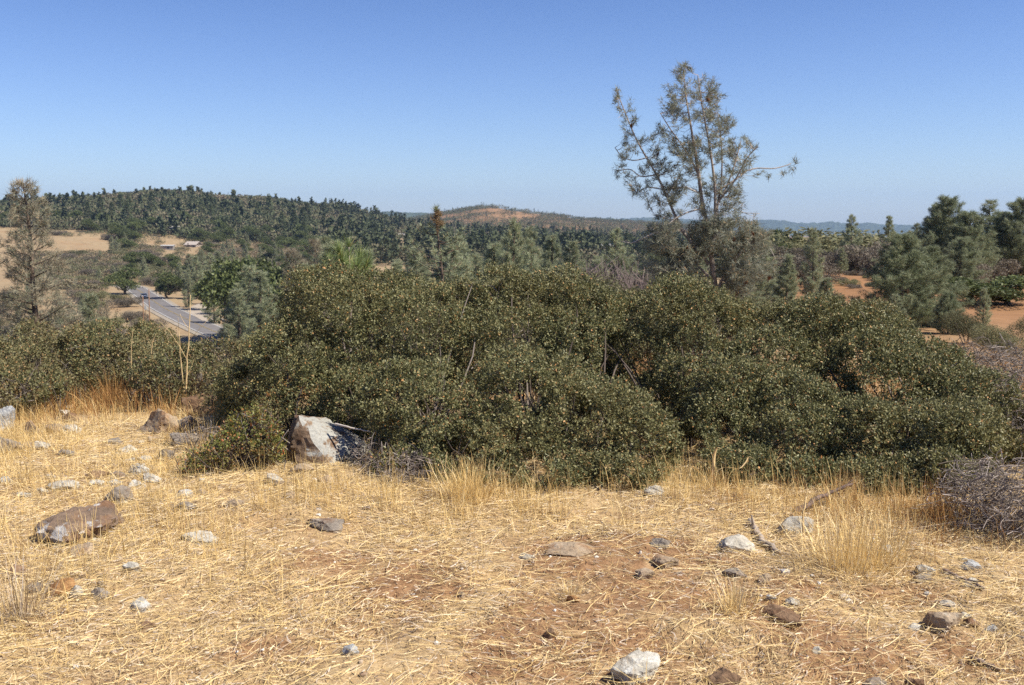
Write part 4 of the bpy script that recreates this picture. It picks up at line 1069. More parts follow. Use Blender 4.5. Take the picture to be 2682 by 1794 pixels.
# ------------------------------------------------------------------ scrub (close shrubs built leaf by leaf)
def shrub(name, label, lobes, dens, mleaf, LL=.021, LWr=.55, nl=12, spr=.085, stems=40, seed=1, hollow=.14, gap=-.30, mstem='stem', inner=.8, zmin=.03, rough=.10, cat='shrub', puffs=6, stem_r=.011, avoid=()):
    """lobes: (px, py, Y, rpx, rpy, depth m)"""
    rng = np.random.default_rng(seed)
    C = np.array([at(a, b, c) for a, b, c, *_ in lobes]); Rr = np.array([[l[3] * l[2] / F, l[5], l[4] * l[2] / F] for l in lobes])
    cx, cy_ = C[:, 0].mean(), C[:, 1].mean()
    if puffs:                                     # smaller billows sitting on the big lobes
        Cs, Rs = [C], [Rr * .90]
        for k in range(len(C)):
            d = rdir(puffs * 3, rng); d[:, 1] = -np.abs(d[:, 1]) * .9; d = nrm(d + [0, 0, .25])[:puffs]
            Cs.append(C[k] + d * Rr[k] * .74); Rs.append(np.mean(Rr[k]) * rng.uniform(.26, .54, (puffs, 1)) * [1.15, 1.05, .9])
        C, Rr = np.concatenate(Cs), np.concatenate(Rs)
    e = link(bpy.data.objects.new(name, None)); e.location = (cx, cy_, gz(cx, cy_)); O = np.array(e.location)
    tag(e, label, cat)
    Ps, Ds = [], []
    for k in range(len(C)):
        area = 4 * math.pi * ((Rr[k, 0] * Rr[k, 1]) ** 1.6 / 3 + (Rr[k, 0] * Rr[k, 2]) ** 1.6 / 3 + (Rr[k, 1] * Rr[k, 2]) ** 1.6 / 3) ** (1 / 1.6)
        for layer, f0, f1, mul in ((0, .93, 1.04, 1.0), (1, .72, .95, inner)):
            n = int(area * dens * mul)
            d = rdir(n, rng)
            u = C[k] + d * Rr[k]
            bump = 1 + rough * fbm(u[:, 0] / .35, u[:, 1] / .35, u[:, 2] / .35, seed, 2) + rough * .6 * vn(u[:, 0] / .12, u[:, 1] / .12, u[:, 2] / .12, seed + 3)
            P = C[k] + d * Rr[k] * (bump * rng.uniform(f0, f1, n))[:, None]
            nm = nrm(d / Rr[k])
            keep = np.ones(n, bool)
            for j in range(len(C)):
                if j != k:
                    q = np.linalg.norm((P - C[j]) / Rr[j], axis=1); keep &= q > .78
            g = ground(P[:, 0], P[:, 1]); keep &= P[:, 2] > g + zmin
            back = (nm[:, 1] > .55) & (P[:, 1] > cy_); keep &= ~(back & (rng.random(n) < .25))
            keep &= vn(P[:, 0] / hollow, P[:, 1] / hollow, P[:, 2] / hollow, seed + 9) > gap + (.1 if layer else 0)
            for ac, ar in avoid: keep &= (((P - ac) / ar) ** 2).sum(1) > 1
            keep &= vn(P[:, 0] / .34, P[:, 1] / .34, P[:, 2] / .28, seed + 29) > -.52
            Ps.append(P[keep]); Ds.append(nm[keep])
    P, D = np.concatenate(Ps), np.concatenate(Ds)
    n = len(P)
    sd_ = nrm(D * .7 + rng.normal(0, .55, (n, 3)) + [0, 0, .35])
    s = rng.uniform(0, 1, (n, nl))
    c = (P[:, None] - sd_[:, None] * spr * .5 + sd_[:, None] * (s * spr)[..., None] + rng.normal(0, .006, (n, nl, 3))).reshape(-1, 3)
    ld = nrm(np.repeat(sd_, nl, 0) * .55 + rng.normal(0, .62, (n * nl, 3)))
    L = LL * rng.uniform(.6, 1.25, n * nl)
    V, T = kites(c - O, ld, L, L * LWr * rng.uniform(.8, 1.2, n * nl), .16, rng)
    obj('foliage', mesh('foliage', V, [T], mleaf), e)
    st = MB()
    pick = rng.choice(n, min(n, stems * 6), replace=False)
    bases = np.stack([cx + rng.normal(0, .35, 14) * (np.ptp(C[:, 0]) + Rr[:, 0].mean()), cy_ + rng.normal(0, .2, 14), np.zeros(14)], 1)
    for q in pick[:stems]:
        b = bases[np.argmin(np.linalg.norm(bases[:, :2] - P[q, :2], axis=1))].copy(); b[2] = gz(b[0], b[1]) - .03
        B = bez(b, P[q], rng.normal(0, .07, 3) + [0, 0, .08], 6)
        st.tube(B - O, np.linspace(stem_r, stem_r * .3, 6), 5)
    for q in pick[stems:]:
        b = P[q] - D[q] * rng.uniform(.12, .4) - [0, 0, .1] + rng.normal(0, .07, 3)
        B = bez(b, P[q] + sd_[q] * rng.uniform(-.02, .05), rng.normal(0, .03, 3), 4)
        st.tube(B - O, np.linspace(.0045, .002, 4), 4)
    obj('branches', st.build('branches', M[mstem], True), e)
    return e


shrub('scrub_oak', 'broad dark green scrub oak mound, left half of the big thicket, above the boulder', [
    (298, 388, 7.9, 66, 60, .8), (270, 402, 7.9, 42, 42, .6), (340, 345, 8.3, 80, 66, .9), (420, 335, 8.5, 90, 62, 1.0), (505, 338, 8.5, 90, 62, 1.0), (575, 350, 8.4, 60, 62, .9),
    (365, 408, 7.5, 66, 44, .55), (430, 412, 6.9, 80, 58, .65), (525, 402, 6.9, 78, 58, .65), (590, 425, 6.55, 74, 52, .55), (640, 442, 6.45, 44, 36, .45), (500, 452, 6.35, 70, 36, .45), (445, 458, 6.7, 46, 26, .35), (575, 464, 6.2, 52, 24, .38), (480, 474, 6.1, 60, 22, .3), (620, 472, 6.05, 50, 22, .3), (550, 476, 6.0, 50, 20, .28), (410, 470, 6.3, 36, 20, .25)],
    660, M['oakbrush'], seed=11, stems=60, gap=-.36, avoid=((at(318, 442, 6.55), (.34, .55, .24)), (at(345, 455, 6.4), (.2, .5, .2)), (at(240, 445, 6.5), (.36, .4, .26)), (at(622, 372, 7.6), (.17, .7, .34))))
shrub('scrub_oak', 'wide green scrub oak mound, right half of the big thicket, reaching the right edge', [
    (640, 340, 8.7, 80, 54, .9), (705, 345, 8.5, 80, 56, .9), (770, 355, 8.2, 86, 58, .9), (835, 374, 7.9, 76, 58, .85), (890, 398, 7.5, 68, 56, .8), (945, 428, 7.0, 62, 52, .7), (1000, 440, 6.9, 44, 36, .5), (1050, 440, 7.2, 44, 40, .5),
    (690, 400, 7.7, 60, 50, .6), (745, 418, 7.0, 70, 50, .6), (810, 432, 6.7, 72, 48, .6), (870, 446, 6.4, 66, 46, .5), (930, 448, 6.3, 56, 46, .5), (700, 446, 6.8, 40, 30, .4), (770, 465, 6.35, 50, 26, .4), (860, 480, 6.0, 50, 24, .35), (930, 470, 5.95, 44, 26, .35), (800, 480, 6.05, 46, 24, .3), (735, 474, 6.15, 46, 24, .3), (880, 484, 5.9, 46, 26, .32), (700, 462, 6.4, 40, 24, .3)],
    700, M['oakbrush'], seed=23, stems=60, gap=-.48, inner=1.0, avoid=((at(622, 372, 7.6), (.17, .7, .34)), (at(683, 448, 6.4), (.16, .35, .16))))
for i, (lb, lobes, dn) in enumerate((
        ('olive scrub mound at the left edge above the white boulder', [(8, 372, 10.5, 50, 28, .8), (62, 356, 11.5, 34, 24, .7), (-30, 378, 9.8, 50, 36, .8), (38, 352, 12.5, 26, 24, .6)], 330),
        ('rounded scrub with black hollows left of the tall dry stalk', [(108, 347, 11.4, 32, 28, .7), (144, 350, 11.8, 30, 26, .7), (134, 364, 10.6, 44, 22, .6), (88, 352, 12, 24, 18, .5), (168, 368, 10.6, 26, 16, .5)], 330),
        ('thin brownish scrub around the foot of the tall dry stalk', [(192, 368, 10.4, 36, 22, .6), (225, 366, 10.2, 30, 24, .6), (178, 380, 9.6, 40, 18, .5), (232, 385, 9.0, 26, 20, .4)], 260),
        ('low olive scrub at the left edge next to the white boulder', [(15, 390, 9.2, 36, 18, .45), (-20, 402, 8.8, 36, 22, .5), (52, 384, 9.6, 22, 12, .4)], 330))):
    shrub('scrub_mound', lb, lobes, dn, M['mound'], .026, .55, 11, .1, 50, 40 + i, .2, -.25, stem_r=.006)
shrub('young_shrub', 'small yellow green and reddish shrub leaning on the big boulder', [(254, 430, 6.55, 24, 22, .2), (242, 450, 6.45, 34, 22, .22), (214, 462, 6.4, 28, 13, .2), (266, 450, 6.45, 16, 22, .15)], 620, M['redbush'], .02, .55, 9, .09, 40, 51, .09, -.4, puffs=0, stem_r=.0035)
shrub('young_shrub', 'little brown leaved shrub dying among grey twigs below the thicket', [(405, 468, 6.2, 22, 20, .2), (385, 458, 6.3, 18, 14, .18), (425, 482, 6.0, 18, 10, .16)], 260, M['redbush'], .018, .5, 6, .09, 60, 53, .07, -.1, 'twig', puffs=0, stem_r=.003)


def deadbrush(label, px, py, Y, wpx, hpx, depth, n, seed, m='twig', thick=1.0):
    rng = np.random.default_rng(seed); c = at(px, py, Y); z0 = gz(c[0], c[1]); e = link(bpy.data.objects.new('dead_shrub', None)); e.location = (c[0], c[1], z0)
    tag(e, label, 'dead shrub'); st = MB(); W_, H_ = wpx * Y / F, hpx * Y / F
    zc = c[2] - z0
    for q in range(n):
        d = rdir(1, rng)[0] * rng.random() ** .35; b = np.array([d[0] * W_, d[1] * depth, zc + d[2] * H_])
        dv = rdir(1, rng)[0] * [1, .8, .55]; s = b - dv * rng.uniform(.08, .7) * min(W_, H_ * 1.6)
        if q < n * .06: s = np.array([rng.normal() * .15 * W_, rng.normal() * .3 * depth, -.03])
        s[2] = max(s[2], .0 if q >= n * .06 else -.03); b[2] = max(b[2], .02)
        L = np.linalg.norm(b - s)
        r = .005 if q < n * .03 else rng.choice([.0014, .002, .003])
        st.tube(bez(s, b, rng.normal(0, .17, 3) * L, 5), np.linspace(r, r * .4, 5) * thick, 4)
    obj('branches', st.build('branches', M[m]), e)


deadbrush('tangled grey dead brush piled at the lower right beside the scrub', 1000, 500, 5.0, 58, 44, .35, 1500, 61)
deadbrush('grey leafless twigs above the right end of the scrub', 990, 368, 8.0, 66, 26, .6, 1300, 62, 'twig', 1.2)
deadbrush('mauve dead twigs woven through the scrub at the right edge', 1015, 415, 6.6, 26, 50, .3, 500, 63)
deadbrush('small grey tangle of dead twigs under the left scrub mound', 412, 474, 6.0, 36, 24, .2, 420, 64)
deadbrush('dead twigs against the lower right side of the boulder', 365, 462, 6.35, 22, 22, .15, 260, 65)
deadbrush('flattened dead twigs beside the hollow grey stone', 200, 436, 7.0, 28, 12, .15, 200, 66)

# ------------------------------------------------------------------ rocks
_ico = {}
def ico(sub):
    if sub not in _ico:
        import bmesh
        bm = bmesh.new(); bmesh.ops.create_icosphere(bm, subdivisions=sub, radius=1)
        V = np.array([v.co for v in bm.verts]); T = np.array([[v.index for v in f.verts] for f in bm.faces]); bm.free(); _ico[sub] = (V, T)
    return _ico[sub]


def rock_mesh(seed, size, sub=4, planes=None, rough=.07, np_=14):
    rng = np.random.default_rng(seed); V, T = ico(sub)
    if planes is None:
        n = rdir(np_, rng); d = rng.uniform(.62, .98, np_)
    else:
        n = nrm(np.array([q[:3] for q in planes], float)); d = np.array([q[3] for q in planes])
    dots = V @ n.T
    rad = np.min(np.where(dots > .05, d[None] / np.maximum(dots, .05), 9), 1); rad = np.minimum(rad, 1.35)
    P = V * rad[:, None]
    s = 2.2
    P = P * (1 + rough * fbm(P[:, 0] * s, P[:, 1] * s, P[:, 2] * s, seed, 4) + rough * .5 * np.abs(vn(P[:, 0] * 6, P[:, 1] * 6, P[:, 2] * 6, seed + 7)))[:, None]
    P = (P - (P.max(0) + P.min(0)) / 2) / ((P.max(0) - P.min(0)) / 2)
    P = P * np.array(size)
    return mesh('rock', P, [T], None, False)


def rock(px0, px1, py0, py1, matn, label, depth=None, planes=None, seed=None, name='rock', sink=.44, rough=.11, group=None):
    base = gpix((px0 + px1) / 2, py1 - (py1 - py0) * .12)
    Y = base[1]; w = (px1 - px0) * Y / F / 2; vis = max(.012, (py1 - py0) * Y / F)
    # seen height is part height, part top face
    el = math.atan2(CAMZ, Y); dep = depth if depth else w * .75
    h = max(.22 * w, (vis - dep * math.sin(el) * .9) / math.cos(el))
    seed = seed if seed is not None else int(px0 * 7 + py0 * 13)
    me = rock_mesh(seed, (w * 1.08, dep, h * .62), 4 if w > .035 else 3, planes, rough)
    me.materials.append(M[matn])
    me.transform(__import__('mathutils').Matrix.Scale(1.1, 4)); o = obj(name, me); o.location = (base[0], base[1] + dep * .45, base[2] + h * (.62 - sink)); 
    if planes is None: o.rotation_euler = (0, 0, random.uniform(-.3, .3))
    tag(o, label, 'boulder' if name == 'boulder' else 'rock', group)
    return o


BP = [(-.95, -.25, .25, .62), (-.25, -.93, .25, .62), (.45, -.62, .55, .60), (.62, .1, .78, .56), (.1, .3, .95, .78), (.9, -.3, .1, .98), (0, 0, -1, .8), (0, 1, 0, .9), (-.7, -.6, -.1, .72), (-.45, .1, .9, .98), (.75, -.66, .2, .85)]
rock(279, 358, 417, 467, 'r_boulder', 'big leaning boulder with a brown face and a white lichen back', .30, BP, 5, 'boulder', .2, .09)
rocks = [
    (286, 312, 461, 476, 'r_tan', 'flat tan rock lying in the grass at the foot of the big boulder'),
    (-8, 14, 405, 433, 'r_blue', 'white boulder cut by the left edge below the scrub'),
    (84, 105, 367, 380, 'r_blue', 'bluish white rock high among the left scrub'), (95, 110, 382, 391, 'r_white', 'pale rock just below the bluish white rock in the scrub'),
    (34, 42, 380, 392, 'r_blue', 'thin bluish rock in the shadow of the left scrub'),
    (155, 171, 396, 406, 'r_white', 'rounded white stone in dry grass behind the brown slab'),
    (181, 219, 392, 420, 'r_brown', 'dark brown slab on top of the rock group left of the thicket'),
    (137, 187, 405, 437, 'r_tan', 'large tan rock leaning under the dark brown slab'),
    (176, 203, 414, 437, 'r_grey', 'grey rock with a dark hollow right of the large tan rock'), (168, 201, 431, 449, 'r_grey', 'low dark grey rock in front of the hollow rock'),
    (203, 226, 428, 444, 'r_grey', 'grey rock between the hollow rock and the young shrub'),
    (44, 61, 422, 434, 'r_tan', 'pale buff rock in a row right of the white boulder'), (59, 79, 424, 434, 'r_white', 'whitish flat rock next to the pale buff rock'),
    (62, 77, 411, 424, 'r_brown', 'brown rock standing above the whitish flat rock'), (25, 40, 419, 437, 'r_tan', 'upright tan rock left of the pale buff rock'),
    (-4, 16, 434, 455, 'r_grey', 'dull grey rock at the left edge under the white boulder'), (14, 30, 440, 452, 'r_tan', 'tan stone beside the dull grey rock'),
    (159, 174, 447, 462, 'r_grey', 'grey stone half sunk in grass left of the young shrub'),
    (128, 148, 463, 477, 'r_white', 'largest white stone of the white cluster'), (139, 151, 455, 463, 'r_white', 'small white stone on top of the white cluster'), (122, 136, 457, 464, 'r_white', 'white chip at the left of the white cluster'),
    (84, 106, 470, 480, 'r_brown', 'dark jagged rock left of the white cluster'), (106, 128, 470, 480, 'r_grey', 'dark grey jagged rock touching the white cluster'),
    (106, 129, 484, 506, 'r_grey', 'rounded grey rock below the white cluster'), (128, 145, 480, 491, 'r_white', 'white rock leaning on the rounded grey rock'), (106, 122, 478, 486, 'r_white', 'pale slab behind the rounded grey rock'), (116, 126, 500, 505, 'r_white', 'small white stone in front of the rounded grey rock'),
    (50, 76, 479, 491, 'r_white', 'pale wedge shaped rock above the banded rock'),
    (64, 92, 542, 558, 'r_tan', 'smooth tan rock below the banded rock'), (85, 104, 538, 545, 'r_white', 'thin pale stone between the banded rock and the tan rock'),
    (181, 217, 530, 545, 'r_white', 'broad cream rock flush with the straw, right of the banded rock'), (173, 196, 499, 511, 'r_grey', 'low grey brown rock in the standing grass'), (224, 243, 498, 509, 'r_tan', 'tan stone right of the low grey brown rock'),
    (318, 333, 475, 486, 'r_tan', 'pinkish stone in grass below the big boulder'), (307, 342, 517, 530, 'r_grey', 'flat grey rock sunk in the ground in the middle left'),
    (5, 23, 564, 579, 'r_brown', 'blocky brown rock near the left edge'), (47, 72, 577, 597, 'r_orange', 'orange brown rock in the lower left'), (20, 40, 582, 596, 'r_grey', 'grey rock left of the orange brown rock'),
    (68, 82, 585, 599, 'r_white', 'off white rock right of the orange brown rock'), (91, 107, 586, 601, 'r_grey', 'squarish grey brown rock in the lower left straw'), (97, 104, 580, 588, 'r_tan', 'small buff stone on the squarish grey brown rock'),
    (123, 142, 560, 573, 'r_white', 'pale rock buried in straw left of centre'), (129, 149, 598, 611, 'r_white', 'pale flat stone in the lower left straw'), (139, 154, 620, 632, 'r_brown', 'small reddish rock in the lower left straw'),
    (612, 662, 652, 683, 'r_white', 'big white rock with a dark left side at the bottom, right of centre'), (342, 358, 644, 656, 'r_blue', 'blue grey stone at the bottom left of centre'),
    (653, 678, 555, 569, 'r_tan', 'flat oval tan stone at the top of the bare soil'), (636, 653, 567, 580, 'r_tan', 'wedge shaped tan stone left below the flat oval stone'), (646, 664, 484, 497, 'r_white', 'pale rock in dry grass at the middle edge of the thicket'),
    (652, 670, 537, 549, 'r_grey', 'grey stone above the flat oval tan stone'), (458, 465, 591, 598, 'r_tan', 'little buff stone in the middle of the clearing'), (567, 580, 594, 603, 'r_orange', 'red brown chip on the bare soil'),
    (543, 556, 627, 640, 'r_brown', 'brown clod shaped rock in the lower middle'), (519, 534, 552, 560, 'r_white', 'white chip in straw at the middle of the clearing'), (550, 594, 542, 556, 'r_tan', 'broad low tan slab rising from the soil'),
    (780, 812, 514, 535, 'r_white', 'cracked white rock behind the big grass tuft'), (721, 757, 532, 554, 'r_white', 'greyish white slab with a flat top, left of the grey branch'), (724, 747, 566, 578, 'r_grey', 'twin lump grey stone above the bare soil'),
    (758, 772, 573, 583, 'r_tan', 'buff stone right of the twin lump grey stone'), (767, 802, 606, 625, 'r_brown', 'brown rock with a black shadowed left end'), (786, 799, 597, 606, 'r_white', 'small white stone above the shadowed brown rock'), (767, 776, 594, 600, 'r_blue', 'tiny blue grey stone left of the small white stone'),
    (927, 962, 608, 632, 'r_tan', 'large dull tan rock in the lower right'), (964, 979, 617, 629, 'r_brown', 'dark rock right of the large dull tan rock'), (880, 894, 544, 557, 'r_white', 'pale stone right of the big grass tuft'), (918, 936, 563, 576, 'r_white', 'whitish stone above the dark stick'),
    (708, 740, 666, 690, 'r_brown', 'brown rock cut by the bottom edge'), (812, 821, 646, 654, 'r_white', 'small bright stone beside the bare soil hollow'), (962, 991, 450, 474, 'r_white', 'whitish boulder behind the grey dead brush'), (968, 979, 577, 584, 'r_white', 'white pebble beside the dark stick'),
    (863, 886, 676, 688, 'r_grey', 'pale grey rock cut by the bottom edge'), (908, 928, 676, 690, 'r_brown', 'brown rock at the bottom right edge')]
for a in rocks: rock(*a)
rr_ = random.Random(12)
for k in range(44):
    px = rr_.uniform(-5, 300) if k < 34 else rr_.uniform(900, 1015); py = rr_.uniform(408, 500) if k < 34 else rr_.uniform(560, 640); wpx = rr_.choice((7, 9, 11, 14, 18))
    if 182 < px < 282 and py < 478: px = rr_.uniform(0, 170)
    if k < 34 and 30 < px < 125 and py > 500: py -= 60
    m_ = rr_.choice(('r_white', 'r_white', 'r_tan', 'r_grey', 'r_blue'))
    if k < 34: rock(px - wpx / 2, px + wpx / 2, py - wpx * .55, py, m_, 'small loose stone among dry grass left of the big boulder', None, None, 900 + k, group='small stones left of the boulder')
    else: rock(px - wpx / 2, px + wpx / 2, py - wpx * .55, py, m_, 'small loose stone in straw near the right edge', None, None, 900 + k, group='small stones at the right')
b = rock(40, 105, 507, 546, 'r_band', 'large banded brown rock with a white patch on its left end', .24, None, 77, 'boulder', .26, .15)
# ------------------------------------------------------------------ dead wood and stalks
def stick(pts, r0, r1, m, name, label, cat, side=(), lift=.012, n=6, sd=1):
    rng = np.random.default_rng(sd)
    P = []
    for q in pts:
        if len(q) == 2: g = gpix(*q); P.append(g + [0, 0, lift])
        else: P.append(at(*q))
    P = np.array(P)
    mb = MB()
    tt_ = np.linspace(0, len(P) - 1, len(P) * 4); P2 = np.stack([np.interp(tt_, np.arange(len(P)), P[:, j]) for j in range(3)], 1)
    P2[1:-1] = (P2[:-2] + 2 * P2[1:-1] + P2[2:]) / 4 + rng.normal(0, r0 * .25, (len(P2) - 2, 3))
    O = P2[0].copy(); mb.tube(P2 - O, np.linspace(r0, r1, len(P2)), n)
    for f, d, L in side:
        s = np.array([np.interp(f, np.linspace(0, 1, len(P2)), P2[:, j]) for j in range(3)]); d = np.array(d, float)
        mb.tube(bez(s, s + d * L, rng.normal(0, .06, 3) * L, 4) - O, np.linspace(r1 * .9, r1 * .3, 4), 5)
    o = obj(name, mb.build(name, m, True), None, O); tag(o, label, cat); return o


dk = plain('dark_dead_wood', (.15, .11, .095), .9, .1, .4, 20)
gw = plain('grey_dead_wood', (.30, .25, .21), .9, .1, .35, 20)
Yb = gpix(797, 513)[1]
stick([(795, 514), (805, 507, Yb), (820, 497, Yb + .1), (835, 490, Yb + .15), (852, 484, Yb + .2)], .019, .007, dk, 'fallen_branch', 'dark forked branch arching up from the scrub behind the cracked white rock', 'branch', ((.75, (.5, 0, -.9), .14), (.6, (.9, .1, .5), .16)))
stick([(750, 524), (757, 536), (765, 546), (779, 555)], .022, .012, gw, 'fallen_branch', 'grey weathered branch lying beside the flat topped white slab', 'branch', ((.2, (-.2, -.2, .9), .08),), .015)
stick([(943, 573), (958, 580), (970, 585), (984, 591)], .011, .006, dk, 'fallen_branch', 'dark slanting stick in the straw at the right', 'branch', ((.5, (.5, -.8, .2), .1),), .012)
stick([(972, 662), (985, 667), (1004, 674)], .011, .006, dk, 'fallen_branch', 'dark stick lying at the bottom right corner', 'branch', (), .012)
stick([(515, 457), (530, 449), (550, 440)], .010, .004, gw, 'fallen_branch', 'thin grey twig poking out of the thicket base', 'branch', (), .05)
stick([(335, 424, 6.6), (352, 428, 6.5), (372, 432, 6.5)], .008, .004, M['deadwood'], 'fallen_branch', 'bleached twig sticking out above the boulder', 'branch')
stick([(393, 484, 6.0), (403, 474, 6.05), (416, 464, 6.1)], .012, .006, M['deadwood'], 'fallen_branch', 'bleached crooked branch among the grey tangle', 'branch', ((.5, (.3, 0, .8), .1),))
stick([(380, 374, 7.0), (388, 383, 6.9), (392, 388, 6.88)], .009, .006, M['deadwood'], 'fallen_branch', 'short bleached branch stub showing in the left thicket', 'branch')

Yt = 8.6
g0 = gpix(187, 381)
def stalkpts(l, Y): return [(a, b, Y) for a, b in l]
stick(stalkpts([(186, 392), (186.5, 381), (187.5, 355), (189.5, 325), (190.5, 295)], 9.2), .009, .003, M['stalk'], 'dry_stalk', 'tall pale dry stalk with forked arms rising in front of the road', 'dry stalk',
      ((.45, (-.55, 0, .85), .42), (.62, (.7, 0, .75), .30), (.3, (.4, .1, .9), .18), (.72, (-.5, 0, .9), .16)))
stick(stalkpts([(184, 392), (182, 372), (180, 350), (178, 318)], 9.25), .006, .002, M['stalk'], 'dry_stalk', 'thinner dry stalk just left of the tall forked one', 'dry stalk', ((.6, (.5, 0, .8), .12),))
stick(stalkpts([(150, 372), (151, 355), (153, 340), (156, 334)], 9.6), .005, .002, M['stalk'], 'dry_stalk', 'short bent dry stalk in front of the left scrub', 'dry stalk', ((.5, (-.4, 0, .9), .15),))
stick(stalkpts([(132, 380), (131, 350), (133, 330)], 9.8), .004, .002, M['stalk'], 'dry_stalk', 'fine dry stalk at the left of the short bent one', 'dry stalk')
Ys = gpix(713, 489)[1]
def leafstalk(pts, w0, label, sd):
    P = np.array([at(a, b, Ys + c) for a, b, c in pts]); P2 = []
    n = len(P); tt_ = np.linspace(0, n - 1, n * 4); P2 = np.stack([np.interp(tt_, np.arange(n), P[:, j]) for j in range(3)], 1); P2[1:-1] = (P2[:-2] + 2 * P2[1:-1] + P2[2:]) / 4
    rng = np.random.default_rng(sd); a = np.linspace(0, 2.5, len(P2)) + rng.random() * 3
    wd = w0 * np.interp(np.linspace(0, 1, len(P2)), [0, .15, .7, 1], [.5, 1, .8, .2])
    s = np.stack([np.cos(a), np.sin(a), .3 * np.sin(a * 2)], 1)
    thick = np.array([0, .0015, 0]); up = np.cross(s, nrm(np.gradient(P2, axis=0))) * (wd * .35)[:, None]
    V = np.concatenate([P2 - s * wd[:, None], P2 + up, P2 + s * wd[:, None], P2 + up * .2]) ; m = len(P2); i = np.arange(m - 1)
    Q = np.concatenate([np.stack([i + k * m, i + 1 + k * m, i + 1 + ((k + 1) % 4) * m, i + ((k + 1) % 4) * m], 1) for k in range(4)])
    mb = MB(); O = P2[0].copy(); mb.add(V - O, Q); return mb.build('leaf', M['stalk'], True), O
e = link(bpy.data.objects.new('withered_plant', None)); e.location = (gpix(713, 489)[0], Ys, gz(gpix(713, 489)[0], Ys)); tag(e, 'withered plant with curled straw coloured leaves before the right scrub mound', 'plant')
for k, (pts, wd) in enumerate((([(712, 490, 0), (713, 470, 0), (714, 455, 0), (717, 447, -.02), (722, 449, -.03)], .011), ([(713, 490, 0), (717, 470, -.03), (725, 467, -.05), (740, 469, -.06), (746, 462, -.05), (749, 456, -.04), (754, 459, -.04)], .008),
        ([(711, 490, 0), (703, 476, -.02), (693, 466, -.03), (685, 470, -.02)], .010), ([(712, 489, -.02), (700, 488, -.05), (689, 487, -.06), (685, 485, -.06), (688, 477, -.06)], .011), ([(714, 490, 0), (726, 480, .02), (728, 470, .02), (727, 495, -.05)], .009), ([(714, 489, 0), (724, 486, -.05), (731, 483, -.05)], .008))):
    me, O = leafstalk(pts, wd, '', k); obj('leaf', me, e, O - np.array(e.location))
Yk = gpix(804, 538)[1]
stick([(804, 539, Yk), (803, 525, Yk), (803.5, 510, Yk), (806, 497, Yk + .02)], .006, .004, M['stalk'], 'dry_stalk', 'upright straw coloured stalk before the cracked white rock', 'dry stalk')
stick(stalkpts([(450, 487), (445, 470), (447, 452)], 5.9), .004, .002, M['stalk'], 'dry_stalk', 'thin upright dry stalk below the middle of the left thicket', 'dry stalk')

# ------------------------------------------------------------------ grass, straw, litter, gravel
rng = np.random.default_rng(99)
def sample_ground(n, y0, y1, umax=.62, ext=2.2):
    y = np.sqrt(rng.uniform(y0 ** 2, y1 ** 2, n)); x = rng.uniform(-1, 1, n) * (umax * y + ext)
    return x, y


def straw_layer(name, label, n, y0, y1, Lr, Wr, lo, hi, m, thr):
    x, y = sample_ground(n, y0, y1)
    pt = fbm(x / .5, y / .5, 0, 71, 2)
    k = rng.random(n) < np.clip((.78 + .5 * pt) * (1 - bare(x, y) * thr), .07, 1)
    x, y = x[k], y[k]; n = len(x)
    z = ground(x, y) + rng.uniform(.001, .02, n)
    # wind-combed: directions cluster in patches
    az = 0.25 + 1.3 * vn(x / .9, y / .9, 0, 15) + rng.normal(0, .95, n) + math.pi * (rng.random(n) < .5)
    phi = rng.uniform(lo, hi, n); L = rng.uniform(*Lr, n) * rng.uniform(.5, 1, n)
    V, Q = blades(np.stack([x, y, z], 1), az, phi, rng.normal(0, .22, n), L, rng.uniform(*Wr, n), rng)
    tag(obj(name, mesh(name, V, [Q], m)), label, 'grass', kind='stuff')


straw_layer('fallen_straw', 'pale straw lying over the clearing', 185000, 2.6, 8.5, (.06, .30), (.0011, .0027), 1.36, 1.62, M['straw'], 1.0)
straw_layer('straw_litter', 'chopped straw and litter on the clearing', 290000, 2.6, 8.5, (.012, .07), (.002, .005), 1.3, 1.65, M['litter'], .55)


def clump_grass(name, label, cx, cyy, hgt, nb, m, lean=.35, Wr=(.0018, .0034), spread=.04):
    n = len(cx) * nb; i = np.repeat(np.arange(len(cx)), nb)
    x = cx[i] + rng.normal(0, spread, n); y = cyy[i] + rng.normal(0, spread, n)
    z = ground(x, y) - .005
    V, Q = blades(np.stack([x, y, z], 1), rng.uniform(0, 6.283, n), np.abs(rng.normal(0, lean, n)), rng.normal(.2, .3, n), hgt[i] * rng.uniform(.45, 1.15, n), rng.uniform(*Wr, n), rng)
    return tag(obj(name, mesh(name, V, [Q], m)), label, 'grass', kind='stuff')


def pick_px(n, pxr, pyr, dens):
    """random ground spots whose picture place lies in the box; a cheap grid inverse of the near ground"""
    x, y = sample_ground(n * 6, 2.7, 12, .66, 0)
    gx, gy = project(x, y, ground(x, y))
    k = (gx > pxr[0]) & (gx < pxr[1]) & (gy > pyr[0]) & (gy < pyr[1])
    x, y, gx, gy = x[k], y[k], gx[k], gy[k]
    k = rng.random(len(x)) < dens(gx, gy, x, y)
    return x[k][:n], y[k][:n]


